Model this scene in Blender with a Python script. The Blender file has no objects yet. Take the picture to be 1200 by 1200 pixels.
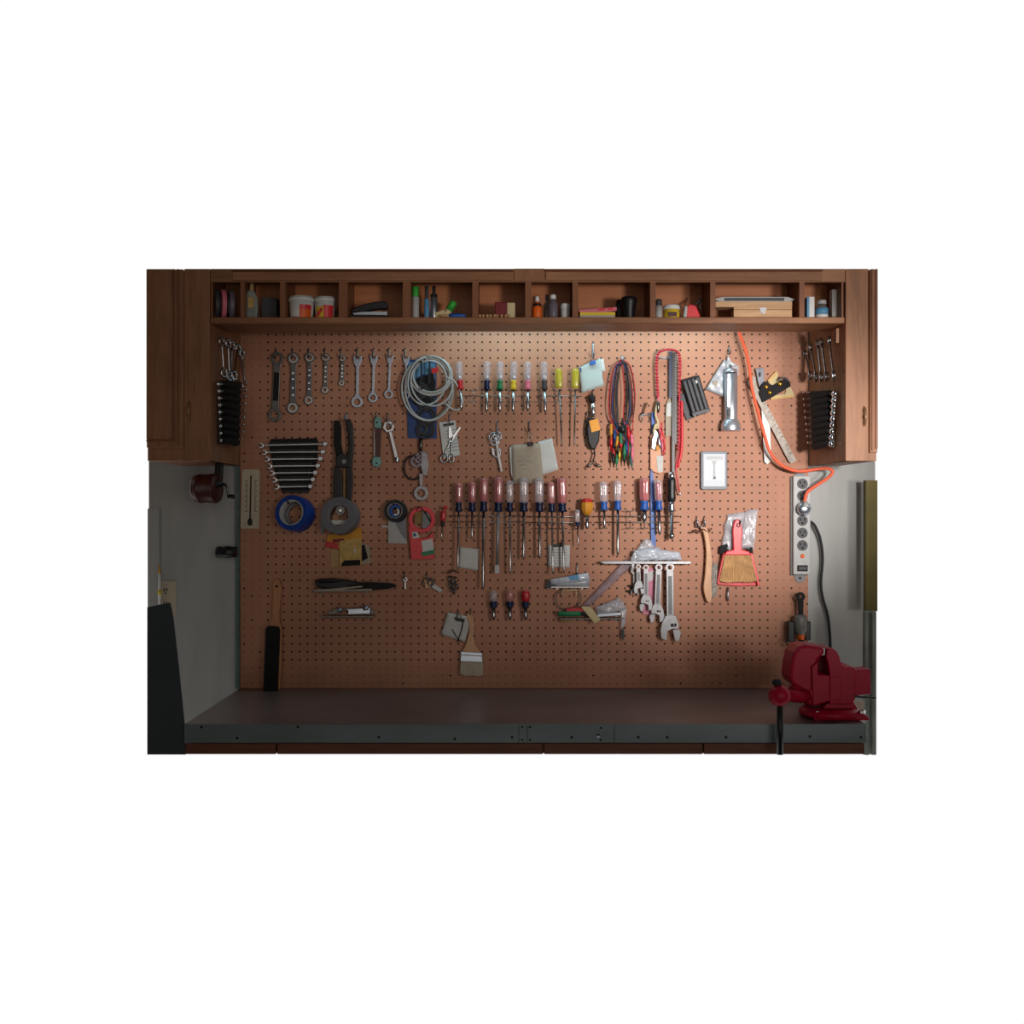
import bpy, math, random
from mathutils import Vector, Matrix, noise
random.seed(7)
D=3.6; FPX=1317.6; CZ=1.47            # camera distance to the pegboard, focal length in px of a 1200 frame, camera height
PX=1/366.0                            # one pixel of the pegboard plane in metres
COL=bpy.context.scene.collection
PI=math.pi
def lin(c):
    c=c/255.0
    return c/12.92 if c<=.04045 else ((c+.055)/1.055)**2.4
def rgb(r,g,b): return (lin(r),lin(g),lin(b),1)
def W(px,py,n=0.0):
    d=n*PX; s=(D-d)/FPX
    return Vector(((px-600)*s,-d,CZ+(600-py)*s))
# ---------------------------------------------------------------- materials
M={}
def mat(key,c,rough=.5,metal=0,alpha=1,var=.18,bump=.0,scale=60,emit=0,spec=.4,trans=0,stretch=None):
    m=bpy.data.materials.new(key); m.use_nodes=True
    nt=m.node_tree; N=nt.nodes; L=nt.links; b=N['Principled BSDF']
    b.inputs['Roughness'].default_value=rough; b.inputs['Metallic'].default_value=metal
    b.inputs['Specular IOR Level'].default_value=spec
    if alpha<1: b.inputs['Alpha'].default_value=alpha
    if trans: b.inputs['Transmission Weight'].default_value=trans
    tc=N.new('ShaderNodeTexCoord'); src=tc.outputs['Object']
    if stretch:
        mp=N.new('ShaderNodeMapping'); mp.inputs['Scale'].default_value=stretch; L.new(src,mp.inputs['Vector']); src=mp.outputs[0]
    nz=N.new('ShaderNodeTexNoise'); nz.inputs['Scale'].default_value=scale; nz.inputs['Detail'].default_value=4
    L.new(src,nz.inputs['Vector'])
    mr=N.new('ShaderNodeMapRange'); mr.inputs['From Min'].default_value=.3; mr.inputs['From Max'].default_value=.7
    mr.inputs['To Min'].default_value=1-var; mr.inputs['To Max'].default_value=1+var
    L.new(nz.outputs['Fac'],mr.inputs['Value'])
    mx=N.new('ShaderNodeVectorMath'); mx.operation='SCALE'; mx.inputs[0].default_value=rgb(*c)[:3]
    L.new(mr.outputs[0],mx.inputs['Scale']); L.new(mx.outputs[0],b.inputs['Base Color'])
    if bump:
        bp=N.new('ShaderNodeBump'); bp.inputs['Strength'].default_value=bump; bp.inputs['Distance'].default_value=.002
        L.new(nz.outputs['Fac'],bp.inputs['Height']); L.new(bp.outputs[0],b.inputs['Normal'])
    if emit:
        b.inputs['Emission Color'].default_value=rgb(*c); b.inputs['Emission Strength'].default_value=emit
    M[key]=m; return m
def wood(key,c1,c2,axis='X',scale=9,rough=.45):
    m=bpy.data.materials.new(key); m.use_nodes=True
    nt=m.node_tree; N=nt.nodes; L=nt.links; b=N['Principled BSDF']
    tc=N.new('ShaderNodeTexCoord'); mp=N.new('ShaderNodeMapping')
    k=scale; mp.inputs['Scale'].default_value={'X':(k*.12,k,k),'Z':(k,k,k*.12),'Y':(k,k*.12,k)}[axis]
    L.new(tc.outputs['Object'],mp.inputs['Vector'])
    n1=N.new('ShaderNodeTexNoise'); n1.inputs['Scale'].default_value=1.6; n1.inputs['Detail'].default_value=8; n1.inputs['Distortion'].default_value=1.2
    n2=N.new('ShaderNodeTexNoise'); n2.inputs['Scale'].default_value=14; n2.inputs['Detail'].default_value=5
    L.new(mp.outputs[0],n1.inputs['Vector']); L.new(mp.outputs[0],n2.inputs['Vector'])
    ad=N.new('ShaderNodeMath'); ad.operation='MULTIPLY_ADD'; ad.inputs[1].default_value=.45
    L.new(n2.outputs['Fac'],ad.inputs[0]); L.new(n1.outputs['Fac'],ad.inputs[2])
    cr=N.new('ShaderNodeValToRGB'); cr.color_ramp.elements[0].position=.5; cr.color_ramp.elements[0].color=rgb(*c1)
    cr.color_ramp.elements[1].position=.95; cr.color_ramp.elements[1].color=rgb(*c2)
    L.new(ad.outputs[0],cr.inputs[0]); L.new(cr.outputs[0],b.inputs['Base Color'])
    b.inputs['Roughness'].default_value=rough; b.inputs['Specular IOR Level'].default_value=.35
    bp=N.new('ShaderNodeBump'); bp.inputs['Strength'].default_value=.12; bp.inputs['Distance'].default_value=.001
    L.new(ad.outputs[0],bp.inputs['Height']); L.new(bp.outputs[0],b.inputs['Normal'])
    M[key]=m; return m
wood('cab_z',(132,86,56),(172,120,84),'Z'); wood('cab_x',(130,84,54),(170,118,82),'X')
wood('cab_dark',(102,58,35),(138,84,52),'X'); wood('cab_darkz',(112,66,42),(150,94,60),'Z')
wood('cab_in',(172,106,66),(196,126,82),'X',5); wood('drawer',(90,46,28),(118,66,42),'X')
wood('beech',(200,148,108),(226,178,138),'Z',30); wood('beechx',(190,146,104),(214,172,128),'X',30)
wood('oak',(178,118,74),(206,148,100),'Z',30)
mat('steel',(176,176,178),.28,1,var=.12,bump=.05); mat('steel_dark',(104,102,100),.34,1,var=.25,bump=.1)
mat('chrome',(222,224,228),.24,1,var=.05); mat('wire',(150,148,146),.35,1); mat('rust',(110,78,60),.6,.6,var=.4,bump=.3)
mat('alu',(188,196,206),.3,.9,var=.08); mat('satin',(166,172,182),.36,.85,var=.08)
mat('black',(22,22,24),.42,var=.2); mat('blackmat',(26,25,26),.8,var=.3,bump=.3); mat('rubber',(40,40,42),.7,var=.2,bump=.2)
mat('darkgrey',(62,62,66),.5,var=.15); mat('grey',(128,128,130),.5,var=.1); mat('lightgrey',(178,178,176),.45,var=.06)
mat('white',(226,226,222),.5,var=.04); mat('paper',(206,206,202),.85,var=.05,bump=.05,scale=30); mat('cream',(214,196,150),.75,var=.08)
mat('beige',(172,158,140),.85,var=.08,scale=25); mat('card',(186,150,106),.85,var=.08); mat('greenpaper',(178,192,190),.85,var=.05)
mat('red',(196,30,40),.38,var=.1); mat('redplastic',(222,52,60),.35,var=.06); mat('visered',(158,12,46),.42,spec=.18,var=.12,bump=.05,scale=30)
mat('pink',(226,120,140),.55,var=.08); mat('orange',(236,104,30),.45,var=.1); mat('cordorange',(240,100,64),.5,var=.05)
mat('yellow',(232,196,50),.45,var=.06); mat('yellowhandle',(206,196,40),.2,alpha=.6,var=.1,spec=.6); mat('brassy',(206,160,60),.3,.9)
mat('blue',(24,60,120),.4,var=.12); mat('bluetape',(18,62,150),.55,var=.1,bump=.1); mat('skyblue',(90,150,190),.45,var=.1); mat('bluebright',(40,90,170),.4)
mat('navy',(16,32,70),.35,var=.15); mat('green',(34,124,78),.45,var=.1); mat('greencap',(60,170,60),.45,var=.06); mat('teal',(40,110,110),.5,var=.12)
mat('tealpaint',(98,116,112),.7,var=.15); mat('clear',(212,200,206),.12,alpha=.38,var=.1,spec=.8); mat('clearred',(214,140,140),.12,alpha=.6,var=.1,spec=.8)
mat('redcore',(200,40,52),.3,var=.1); mat('plasticbag',(214,218,226),.18,alpha=.42,var=.25,bump=.7,scale=45,spec=.9)
mat('bagbright',(214,220,232),.22,alpha=.8,var=.2,bump=.8,scale=45,spec=.9)
mat('maroon',(120,24,30),.5,var=.1); mat('ducttape',(112,112,116),.5,var=.08,bump=.05); mat('label_gold',(196,160,90),.6,var=.2)
mat('glass',(200,214,208),.06,alpha=.35,spec=.9,var=.1); mat('glassfull',(120,112,110),.1,alpha=.7,spec=.8,var=.1); mat('bristleblack',(12,11,11),.8,var=.5,bump=.6,scale=200,stretch=(8,8,1))
mat('straw',(214,168,116),.85,var=.45,bump=.8,scale=60,stretch=(9,9,.5)); mat('bristlewhite',(196,182,162),.85,var=.3,bump=.8,scale=80,stretch=(9,9,.5))
mat('wirebristle',(172,166,158),.6,.3,var=.4,bump=.8,scale=120); mat('postgreen',(104,94,48),.7,var=.15,scale=12); mat('pipe',(120,126,118),.5,.3,var=.2,scale=14)
mat('slate',(58,64,70),.75,var=.12,scale=6); mat('ivory',(196,184,160),.55,var=.05); mat('ink',(20,18,18),.8); mat('led',(176,182,190),.4,emit=.12,var=.02)
mat('ledbright',(250,252,255),.4,emit=.8,var=.0); mat('tealclear',(108,158,150),.3,var=.1); mat('brownbox',(74,34,26),.4,var=.1); mat('ochre',(206,140,40),.6,var=.2,scale=25)
mat('blocker_dark',(52,48,46),.9,var=.1,scale=3); mat('blocker_floor',(46,44,42),.9,var=.15,scale=3)  # dark, low-bounce colours for the added light-blocking shell
mat('pinkcard',(216,140,160),.7,var=.06); mat('purplegrey',(120,112,124),.35,alpha=.75,var=.15)
mat('lead',(40,34,34),.35,var=.2)
mat('orangetag',(240,160,50),.5,var=.06); mat('bagsilver',(176,178,184),.3,alpha=.85,var=.15,bump=.6,scale=40,spec=.8); mat('oldsteel',(158,150,140),.55,.3,var=.25,scale=50); mat('darksteel',(90,92,98),.4,.6,var=.2)
mat('ochre_dull',(140,112,60),.6,var=.2); mat('purplefit',(128,114,120),.4,.5,var=.2); mat('lightgreymetal',(150,146,148),.4,.5,var=.15); mat('mauveplastic',(160,134,142),.25,alpha=.5,var=.2,bump=.5,scale=30,spec=.8)
mat('grey_tool',(112,110,104),.5,.2,var=.1)
mat('brassdull',(170,136,100),.45,.6,var=.2)
mat('bead',(190,48,66),.35,var=.12); mat('palebrass',(210,170,96),.5,var=.1); mat('rimgrey',(120,124,130),.45,var=.05); mat('lightalu',(200,204,212),.36,.75,var=.05); mat('tagwood',(222,168,136),.6,var=.08)
mat('toolsteel',(158,158,160),.42,.5,var=.12)
def wallmat():
    m=mat('wallpaint',(176,177,174),.75,var=.07,bump=.25,scale=7,stretch=(3,1,.5)); return m
wallmat()
def benchmat():
    m=mat('benchtop',(124,110,108),.36,.3,var=.18,bump=.05,scale=4); mat('apron',(102,112,114),.42,.5,var=.22,bump=.06,scale=5,stretch=(.5,1,2))
benchmat()
def pegmat():
    m=bpy.data.materials.new('pegboard_hardboard'); m.use_nodes=True
    nt=m.node_tree; N=nt.nodes; L=nt.links; b=N['Principled BSDF']
    tc=N.new('ShaderNodeTexCoord'); sp=N.new('ShaderNodeSeparateXYZ'); L.new(tc.outputs['Object'],sp.inputs[0])
    def mth(op,a,b_=None,c=None):
        q=N.new('ShaderNodeMath'); q.operation=op
        for i,v in enumerate((a,b_,c)):
            if v is None: continue
            if isinstance(v,(int,float)): q.inputs[i].default_value=v
            else: L.new(v,q.inputs[i])
        return q.outputs[0]
    P=.0254
    u=mth('DIVIDE',sp.outputs['X'],P); v=mth('DIVIDE',sp.outputs['Z'],P)
    fu=mth('SUBTRACT',mth('FRACT',u),.5); fv=mth('SUBTRACT',mth('FRACT',v),.5)
    r=mth('SQRT',mth('ADD',mth('MULTIPLY',fu,fu),mth('MULTIPLY',fv,fv)))
    hole=N.new('ShaderNodeMapRange'); hole.interpolation_type='SMOOTHSTEP'
    hole.inputs['From Min'].default_value=.10; hole.inputs['From Max'].default_value=.145; hole.inputs['To Min'].default_value=1; hole.inputs['To Max'].default_value=0
    L.new(r,hole.inputs['Value'])
    cu=mth('FLOOR',u); cv=mth('FLOOR',v)
    cb=N.new('ShaderNodeCombineXYZ'); L.new(cu,cb.inputs[0]); L.new(cv,cb.inputs[1])
    wn=N.new('ShaderNodeTexWhiteNoise'); L.new(cb.outputs[0],wn.inputs['Vector'])
    # cells backed by framing show as faint dimples; u,v count cells from the board's lower left corner
    e=mth('MAXIMUM',mth('MAXIMUM',mth('LESS_THAN',u,3.02),mth('GREATER_THAN',u,67.2)),mth('LESS_THAN',v,2.0))
    dk=mth('GREATER_THAN',wn.outputs['Value'],.93)
    faint=mth('MULTIPLY',e,mth('SUBTRACT',1.0,dk))
    amt=mth('MULTIPLY',hole.outputs[0],mth('SUBTRACT',1.0,mth('MULTIPLY',faint,.72)))
    nz=N.new('ShaderNodeTexNoise'); nz.inputs['Scale'].default_value=2.5; nz.inputs['Detail'].default_value=3; L.new(tc.outputs['Object'],nz.inputs['Vector'])
    n2=N.new('ShaderNodeTexNoise'); n2.inputs['Scale'].default_value=420; n2.inputs['Detail'].default_value=2; L.new(tc.outputs['Object'],n2.inputs['Vector'])
    ad=mth('MULTIPLY_ADD',n2.outputs['Fac'],.5,nz.outputs['Fac'])
    cr=N.new('ShaderNodeValToRGB'); cr.color_ramp.elements[0].position=.5; cr.color_ramp.elements[0].color=rgb(162,110,84)
    cr.color_ramp.elements[1].position=1.0; cr.color_ramp.elements[1].color=rgb(198,142,114); L.new(ad,cr.inputs[0])
    mx=N.new('ShaderNodeMix'); mx.data_type='RGBA'; L.new(amt,mx.inputs['Factor']); L.new(cr.outputs[0],mx.inputs['A']); mx.inputs['B'].default_value=rgb(30,17,12)
    L.new(mx.outputs['Result'],b.inputs['Base Color'])
    b.inputs['Roughness'].default_value=.55; b.inputs['Specular IOR Level'].default_value=.3
    bp=N.new('ShaderNodeBump'); bp.inputs['Strength'].default_value=.5; bp.inputs['Distance'].default_value=.002
    L.new(mth('MULTIPLY',hole.outputs[0],-1.0),bp.inputs['Height']); L.new(bp.outputs[0],b.inputs['Normal'])
    M['pegboard']=m
pegmat()
# ---------------------------------------------------------------- geometry
class Fr:
    """local frame in pixel-sized units (u right, v down, n toward the viewer) at a place on/before the board"""
    def __init__(s,px,py,n=0,rot=0,yaw=0,pitch=0,absolute=False):
        s.o=W(px,py,n); s.k=(D-n*PX)/FPX; s.off=(px,py) if absolute else (0,0)
        r=math.radians
        s.R=Matrix.Rotation(r(yaw),3,'Z')@Matrix.Rotation(r(pitch),3,'X')@Matrix.Rotation(r(rot),3,'Y')
    def P(s,u,v,n=0):
        return s.o+s.R@(Vector((u-s.off[0],-n,-(v-s.off[1])))*s.k)
    def V(s,u,v,n): return (s.R@Vector((u,-n,-v))).normalized()
def A(px,py,n=0): return Fr(px,py,n,absolute=True)
def line(x0,y0,x1,y1,n=0,yaw=0,pitch=0):
    """frame at x0,y0 whose v axis runs to x1,y1; returns frame and length"""
    L=math.hypot(x1-x0,y1-y0); a=math.degrees(math.atan2(-(x1-x0),(y1-y0)))
    return Fr(x0,y0,n,rot=a,yaw=yaw,pitch=pitch),L
def apply_tags(o,label=None,cat=None,group=None,kind=None):
    if label: o['label']=label
    if cat: o['category']=cat
    if group: o['group']=group
    if kind: o['kind']=kind
LABELS=[]
def thing(name,label,cat,loc,group=None):
    o=bpy.data.objects.new(name,None); COL.objects.link(o); o.empty_display_size=.02
    o.location=loc.o if isinstance(loc,Fr) else loc
    apply_tags(o,label,cat,group); LABELS.append(label); return o
def wloc(o):
    v=Vector((0,0,0))
    while o: v+=o.location; o=o.parent
    return v
class MB:
    def __init__(s,f=None): s.v=[]; s.f=[]; s.sm=[]; s.fr=f
    def add(s,vs,fs,smooth=False):
        b=len(s.v); s.v+=[Vector(x) for x in vs]; s.f+=[tuple(b+i for i in q) for q in fs]
        s.sm+=([smooth]*len(fs) if isinstance(smooth,bool) else smooth); return s
    def poly(s,pts,n0,n1,f=None):
        f=f or s.fr; k=len(pts)
        ar=sum(pts[i][0]*pts[(i+1)%k][1]-pts[(i+1)%k][0]*pts[i][1] for i in range(k))
        if ar>0: pts=pts[::-1]
        if n0>n1: n0,n1=n1,n0
        vs=[f.P(u,v,n0) for u,v in pts]+[f.P(u,v,n1) for u,v in pts]
        fs=[tuple(range(k-1,-1,-1)),tuple(range(k,2*k))]+[(i,(i+1)%k,k+(i+1)%k,k+i) for i in range(k)]
        return s.add(vs,fs)
    def box(s,u0,u1,v0,v1,n0,n1,f=None): return s.poly([(u0,v0),(u1,v0),(u1,v1),(u0,v1)],n0,n1,f)
    def wbox(s,x0,x1,y0,y1,z0,z1):
        vs=[(x,y,z) for z in (z0,z1) for x,y in ((x0,y0),(x1,y0),(x1,y1),(x0,y1))]
        return s.add(vs,[(3,2,1,0),(4,5,6,7),(0,1,5,4),(1,2,6,5),(2,3,7,6),(3,0,4,7)])
    def ring(s,cu,cv,ro,ri,n0,n1,a0=0,a1=360,seg=20,f=None,poly_in=None):
        f=f or s.fr; full=abs(a1-a0)>=360; m=seg if full else seg+1; vs=[]
        for i in range(m):
            a=math.radians(a0+(a1-a0)*i/seg); rr=ri
            c_,s_=math.cos(a),math.sin(a)
            if poly_in and i%2: rr=ri*.88
            for r_,n_ in ((ro,n0),(ro,n1),(rr,n1),(rr,n0)): vs.append(f.P(cu+r_*c_,cv+r_*s_,n_))
        fs=[];sm=[]
        for i in range(seg):
            j=(i+1)%m if full else i+1
            for q in range(4):
                fs.append((4*i+q,4*j+q,4*j+(q+1)%4,4*i+(q+1)%4)); sm.append(q in(0,2) and seg>12)
        if not full: fs+=[(0,1,2,3),(4*seg+3,4*seg+2,4*seg+1,4*seg)]; sm+=[False,False]
        return s.add(vs,fs,sm)
    def wtube(s,pts,r,seg=8,closed=False):
        pts=[Vector(p) for p in pts]; k=len(pts); rs=r if isinstance(r,(list,tuple)) else [r]*k
        T=[]
        for i in range(k):
            a=pts[(i-1)%k] if closed or i>0 else pts[i]; b=pts[(i+1)%k] if closed or i<k-1 else pts[i]
            t=(b-a); T.append(t.normalized() if t.length>1e-9 else Vector((0,0,1)))
        up=Vector((0,1,0)) if abs(T[0].y)<.9 else Vector((1,0,0))
        x=T[0].cross(up).normalized(); vs=[]
        for i in range(k):
            x=(x-T[i]*x.dot(T[i])); x=x.normalized() if x.length>1e-6 else T[i].orthogonal().normalized(); y=T[i].cross(x)
            for j in range(seg):
                a=2*PI*j/seg; vs.append(pts[i]+(x*math.cos(a)+y*math.sin(a))*rs[i])
        fs=[];sm=[]
        for i in range(k if closed else k-1):
            i2=(i+1)%k
            for j in range(seg):
                j2=(j+1)%seg; fs.append((i*seg+j,i*seg+j2,i2*seg+j2,i2*seg+j)); sm.append(True)
        if not closed: fs+=[tuple(range(seg-1,-1,-1)),tuple((k-1)*seg+j for j in range(seg))]; sm+=[False,False]
        return s.add(vs,fs,sm)
    def tube(s,pts,r,seg=8,closed=False,smooth=0,f=None):
        f=f or s.fr; P=[p if len(p)==3 else (p[0],p[1],0) for p in pts]
        if smooth: P=crom(P,smooth,closed)
        rr=[q*f.k for q in r] if isinstance(r,(list,tuple)) else r*f.k
        if smooth and isinstance(rr,list): rr=[rr[min(int(i*len(rr)/len(P)),len(rr)-1)] for i in range(len(P))]
        return s.wtube([f.P(*p) for p in P],rr,seg,closed)
    def lathe(s,o,d,prof,seg=20,flutes=0,fl=.12,f=None,t0=0,t1=1e9,sharp=False):
        f=f or s.fr; O=f.P(*o); d=f.V(*d); x=d.orthogonal().normalized(); y=d.cross(x); vs=[]
        if flutes: seg=flutes*4
        for t,r in prof:
            for j in range(seg):
                a=2*PI*j/seg; q=r*(1-fl*(.5+.5*math.cos(flutes*a))) if flutes else r
                vs.append(O+(d*t+(x*math.cos(a)+y*math.sin(a))*q)*f.k)
        k=len(prof); fs=[];sm=[]
        for i in range(k-1):
            for j in range(seg):
                j2=(j+1)%seg; fs.append((i*seg+j,(i+1)*seg+j,(i+1)*seg+j2,i*seg+j2)); sm.append(not sharp)
        fs+=[tuple(range(seg)),tuple((k-1)*seg+j for j in range(seg-1,-1,-1))]; sm+=[False,False]
        return s.add(vs,fs,sm)
    def ell(s,c,r,seg=16,rings=10,f=None):
        f=f or s.fr; vs=[f.P(c[0],c[1]-r[1],c[2])]
        for i in range(1,rings):
            th=PI*i/rings
            for j in range(seg):
                a=2*PI*j/seg; vs.append(f.P(c[0]+r[0]*math.sin(th)*math.cos(a),c[1]-r[1]*math.cos(th),c[2]+r[2]*math.sin(th)*math.sin(a)))
        vs.append(f.P(c[0],c[1]+r[1],c[2])); fs=[]
        for j in range(seg): fs.append((0,1+j,1+(j+1)%seg))
        for i in range(rings-2):
            for j in range(seg):
                a=1+i*seg+j; b=1+i*seg+(j+1)%seg; fs.append((a,a+seg,b+seg,b))
        e=len(vs)-1; q=1+(rings-2)*seg
        for j in range(seg): fs.append((q+j,e,q+(j+1)%seg))
        return s.add(vs,fs,True)
    def sheet(s,c4,n,amp=.5,seg=8,th=.35,ragged=0,freq=.12,f=None,puff=0):
        """thin creased sheet over four corners given clockwise from upper left; puff swells it like a filled bag"""
        f=f or s.fr; so=random.uniform(0,90); g={}
        vs=[]
        def at(i,j,side):
            a=i/seg; b=j/seg
            u=(1-b)*((1-a)*c4[0][0]+a*c4[1][0])+b*((1-a)*c4[3][0]+a*c4[2][0])
            v=(1-b)*((1-a)*c4[0][1]+a*c4[1][1])+b*((1-a)*c4[3][1]+a*c4[2][1])
            w=noise.noise(Vector((u*freq,v*freq,so)))*amp
            pf=puff*(math.sin(PI*a)*math.sin(PI*b))**.5 if 0<a<1 and 0<b<1 else 0
            if ragged and (i in(0,seg) or j in(0,seg)):
                u+=ragged*noise.noise(Vector((u*.4,v*.4,so+5)))*2; v+=ragged*noise.noise(Vector((u*.4,v*.4,so+9)))*2
            return f.P(u,v,n+amp+w+(pf+ (noise.noise(Vector((u*.3,v*.3,so+3)))*puff*.5 if pf else 0)+th if side else 0))
        m=seg+1
        for side in (0,1):
            for j in range(m):
                for i in range(m): vs.append(at(i,j,side))
        fs=[];sm=[]
        for j in range(seg):
            for i in range(seg):
                a=j*m+i; fs.append((a,a+1,a+m+1,a+m)); b=a+m*m; fs.append((b,b+m,b+m+1,b+1)); sm+=[True,True]
        bd=[(i,0) for i in range(seg)]+[(seg,j) for j in range(seg)]+[(i,seg) for i in range(seg,0,-1)]+[(0,j) for j in range(seg,0,-1)]
        for q in range(len(bd)):
            a=bd[q];b=bd[(q+1)%len(bd)]; ia=a[1]*m+a[0]; ib=b[1]*m+b[0]; fs.append((ib,ia,ia+m*m,ib+m*m)); sm.append(False)
        return s.add(vs,fs,sm)
    def build(s,name,material,parent=None,bevel=0,loc=None,seg=2):
        me=bpy.data.meshes.new(name)
        if parent is not None: base=wloc(parent); org=Vector((0,0,0))
        else: base=Vector((0,0,0)); org=None
        if loc is not None: org=Vector(loc)-base
        elif org is None or True:
            c=Vector([(min(v[i] for v in s.v)+max(v[i] for v in s.v))/2 for i in range(3)]); org=c-base
        me.from_pydata([tuple(v-base-org) for v in s.v],[],s.f)
        me.materials.append(M[material]); me.polygons.foreach_set('use_smooth',s.sm)
        me.validate(); me.update()
        o=bpy.data.objects.new(name,me); COL.objects.link(o); o.location=org; o.parent=parent
        if bevel:
            md=o.modifiers.new('edge','BEVEL'); md.width=bevel*PX; md.segments=seg; md.limit_method='ANGLE'; md.angle_limit=math.radians(40)
        return o
    def single(s,name,material,label,cat,group=None,bevel=0,kind=None,loc=None):
        o=s.build(name,material,None,bevel,loc); apply_tags(o,label,cat,group,kind); LABELS.append(label); return o
    def struct(s,name,material,bevel=0,label=None,loc=None):
        o=s.build(name,material,None,bevel,loc); o['kind']='structure'
        if label: o['label']=label
        return o
def crom(P,k,closed=False):
    out=[]; n=len(P); P=[Vector(p) for p in P]
    for i in range(n if closed else n-1):
        p0=P[(i-1)%n] if closed or i>0 else P[i]; p1=P[i]; p2=P[(i+1)%n]; p3=P[(i+2)%n] if closed or i<n-2 else p2
        for j in range(k):
            t=j/k; out.append(tuple(.5*((2*p1)+(-p0+p2)*t+(2*p0-5*p1+4*p2-p3)*t*t+(-p0+3*p1-3*p2+p3)*t**3)))
    if not closed: out.append(tuple(P[-1]))
    return out
def arc(cu,cv,r,a0,a1,k=10,n=None,rv=None):
    rv=rv or r; o=[]
    for i in range(k+1):
        a=math.radians(a0+(a1-a0)*i/k); p=(cu+r*math.cos(a),cv+rv*math.sin(a)); o.append(p if n is None else p+(n,))
    return o
# ================================================================ SETTING
# front planes: cabinets at n=130 (36 cm before the board), bench front at n=223 (61 cm)
NF=130; NB=223
def wz(py,n): return W(600,py,n).z
def wx(px,n): return W(px,600,n).x
yF=-NF*PX; yB=-NB*PX
top=wz(315,NF); bot=wz(884,0)
MB().wbox(wx(173,0),wx(1027,0),.012,.06,bot,top).struct('wall_back','wallpaint',label='grey painted wall behind the board and bench')
# unseen dark shell around the viewer, added to block the white world's light
MB().wbox(-3.6,-3.5,-6,0,0,3.8).struct('blocker_left','blocker_dark'); MB().wbox(3.5,3.6,-6,0,0,3.8).struct('blocker_right','blocker_dark')
MB().wbox(-3.6,3.6,-6.1,-6,0,3.8).struct('blocker_rear','blocker_dark'); MB().wbox(-3.6,3.6,-6,0,3.8,3.9).struct('blocker_top','blocker_dark')
MB().wbox(-3.6,3.6,-6,-.62,-.05,0).struct('floor','blocker_floor')  # unseen floor, added as the underside of the light-blocking shell
MB().wbox(wx(279.5,0)-.001,wx(281,0),-.004,.012,wz(807,0),wz(545,0)).struct('trim_1','tealpaint')
MB().wbox(wx(276.3,0),wx(279.6,0),-.006,.012,wz(807,0),wz(545,0)).struct('trim_2','tealpaint')
# pegboard: origin sits half a cell from a hole so the hole grid lands on the lattice
px0=281.0; hx=351.2; hy=391.7; S=9.3
ox=wx(hx-7.5*S,0)-.0; oz=wz(hy+42.5*S+S*.0,0)
o=MB().wbox(wx(281.5,0),wx(947,0),0,.0115,wz(806.5,0),wz(368,0)).single('pegboard','pegboard','large brown perforated hardboard panel behind the hanging tools','pegboard',loc=(wx(hx-7.5*S,0),0,wz(hy+43.5*S,0)))
# bottom ledge under the board
MB().wbox(wx(281,0),wx(947,0),-.012,0,wz(808.5,0),wz(806.3,0)).struct('trim_3','cab_dark')
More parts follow.
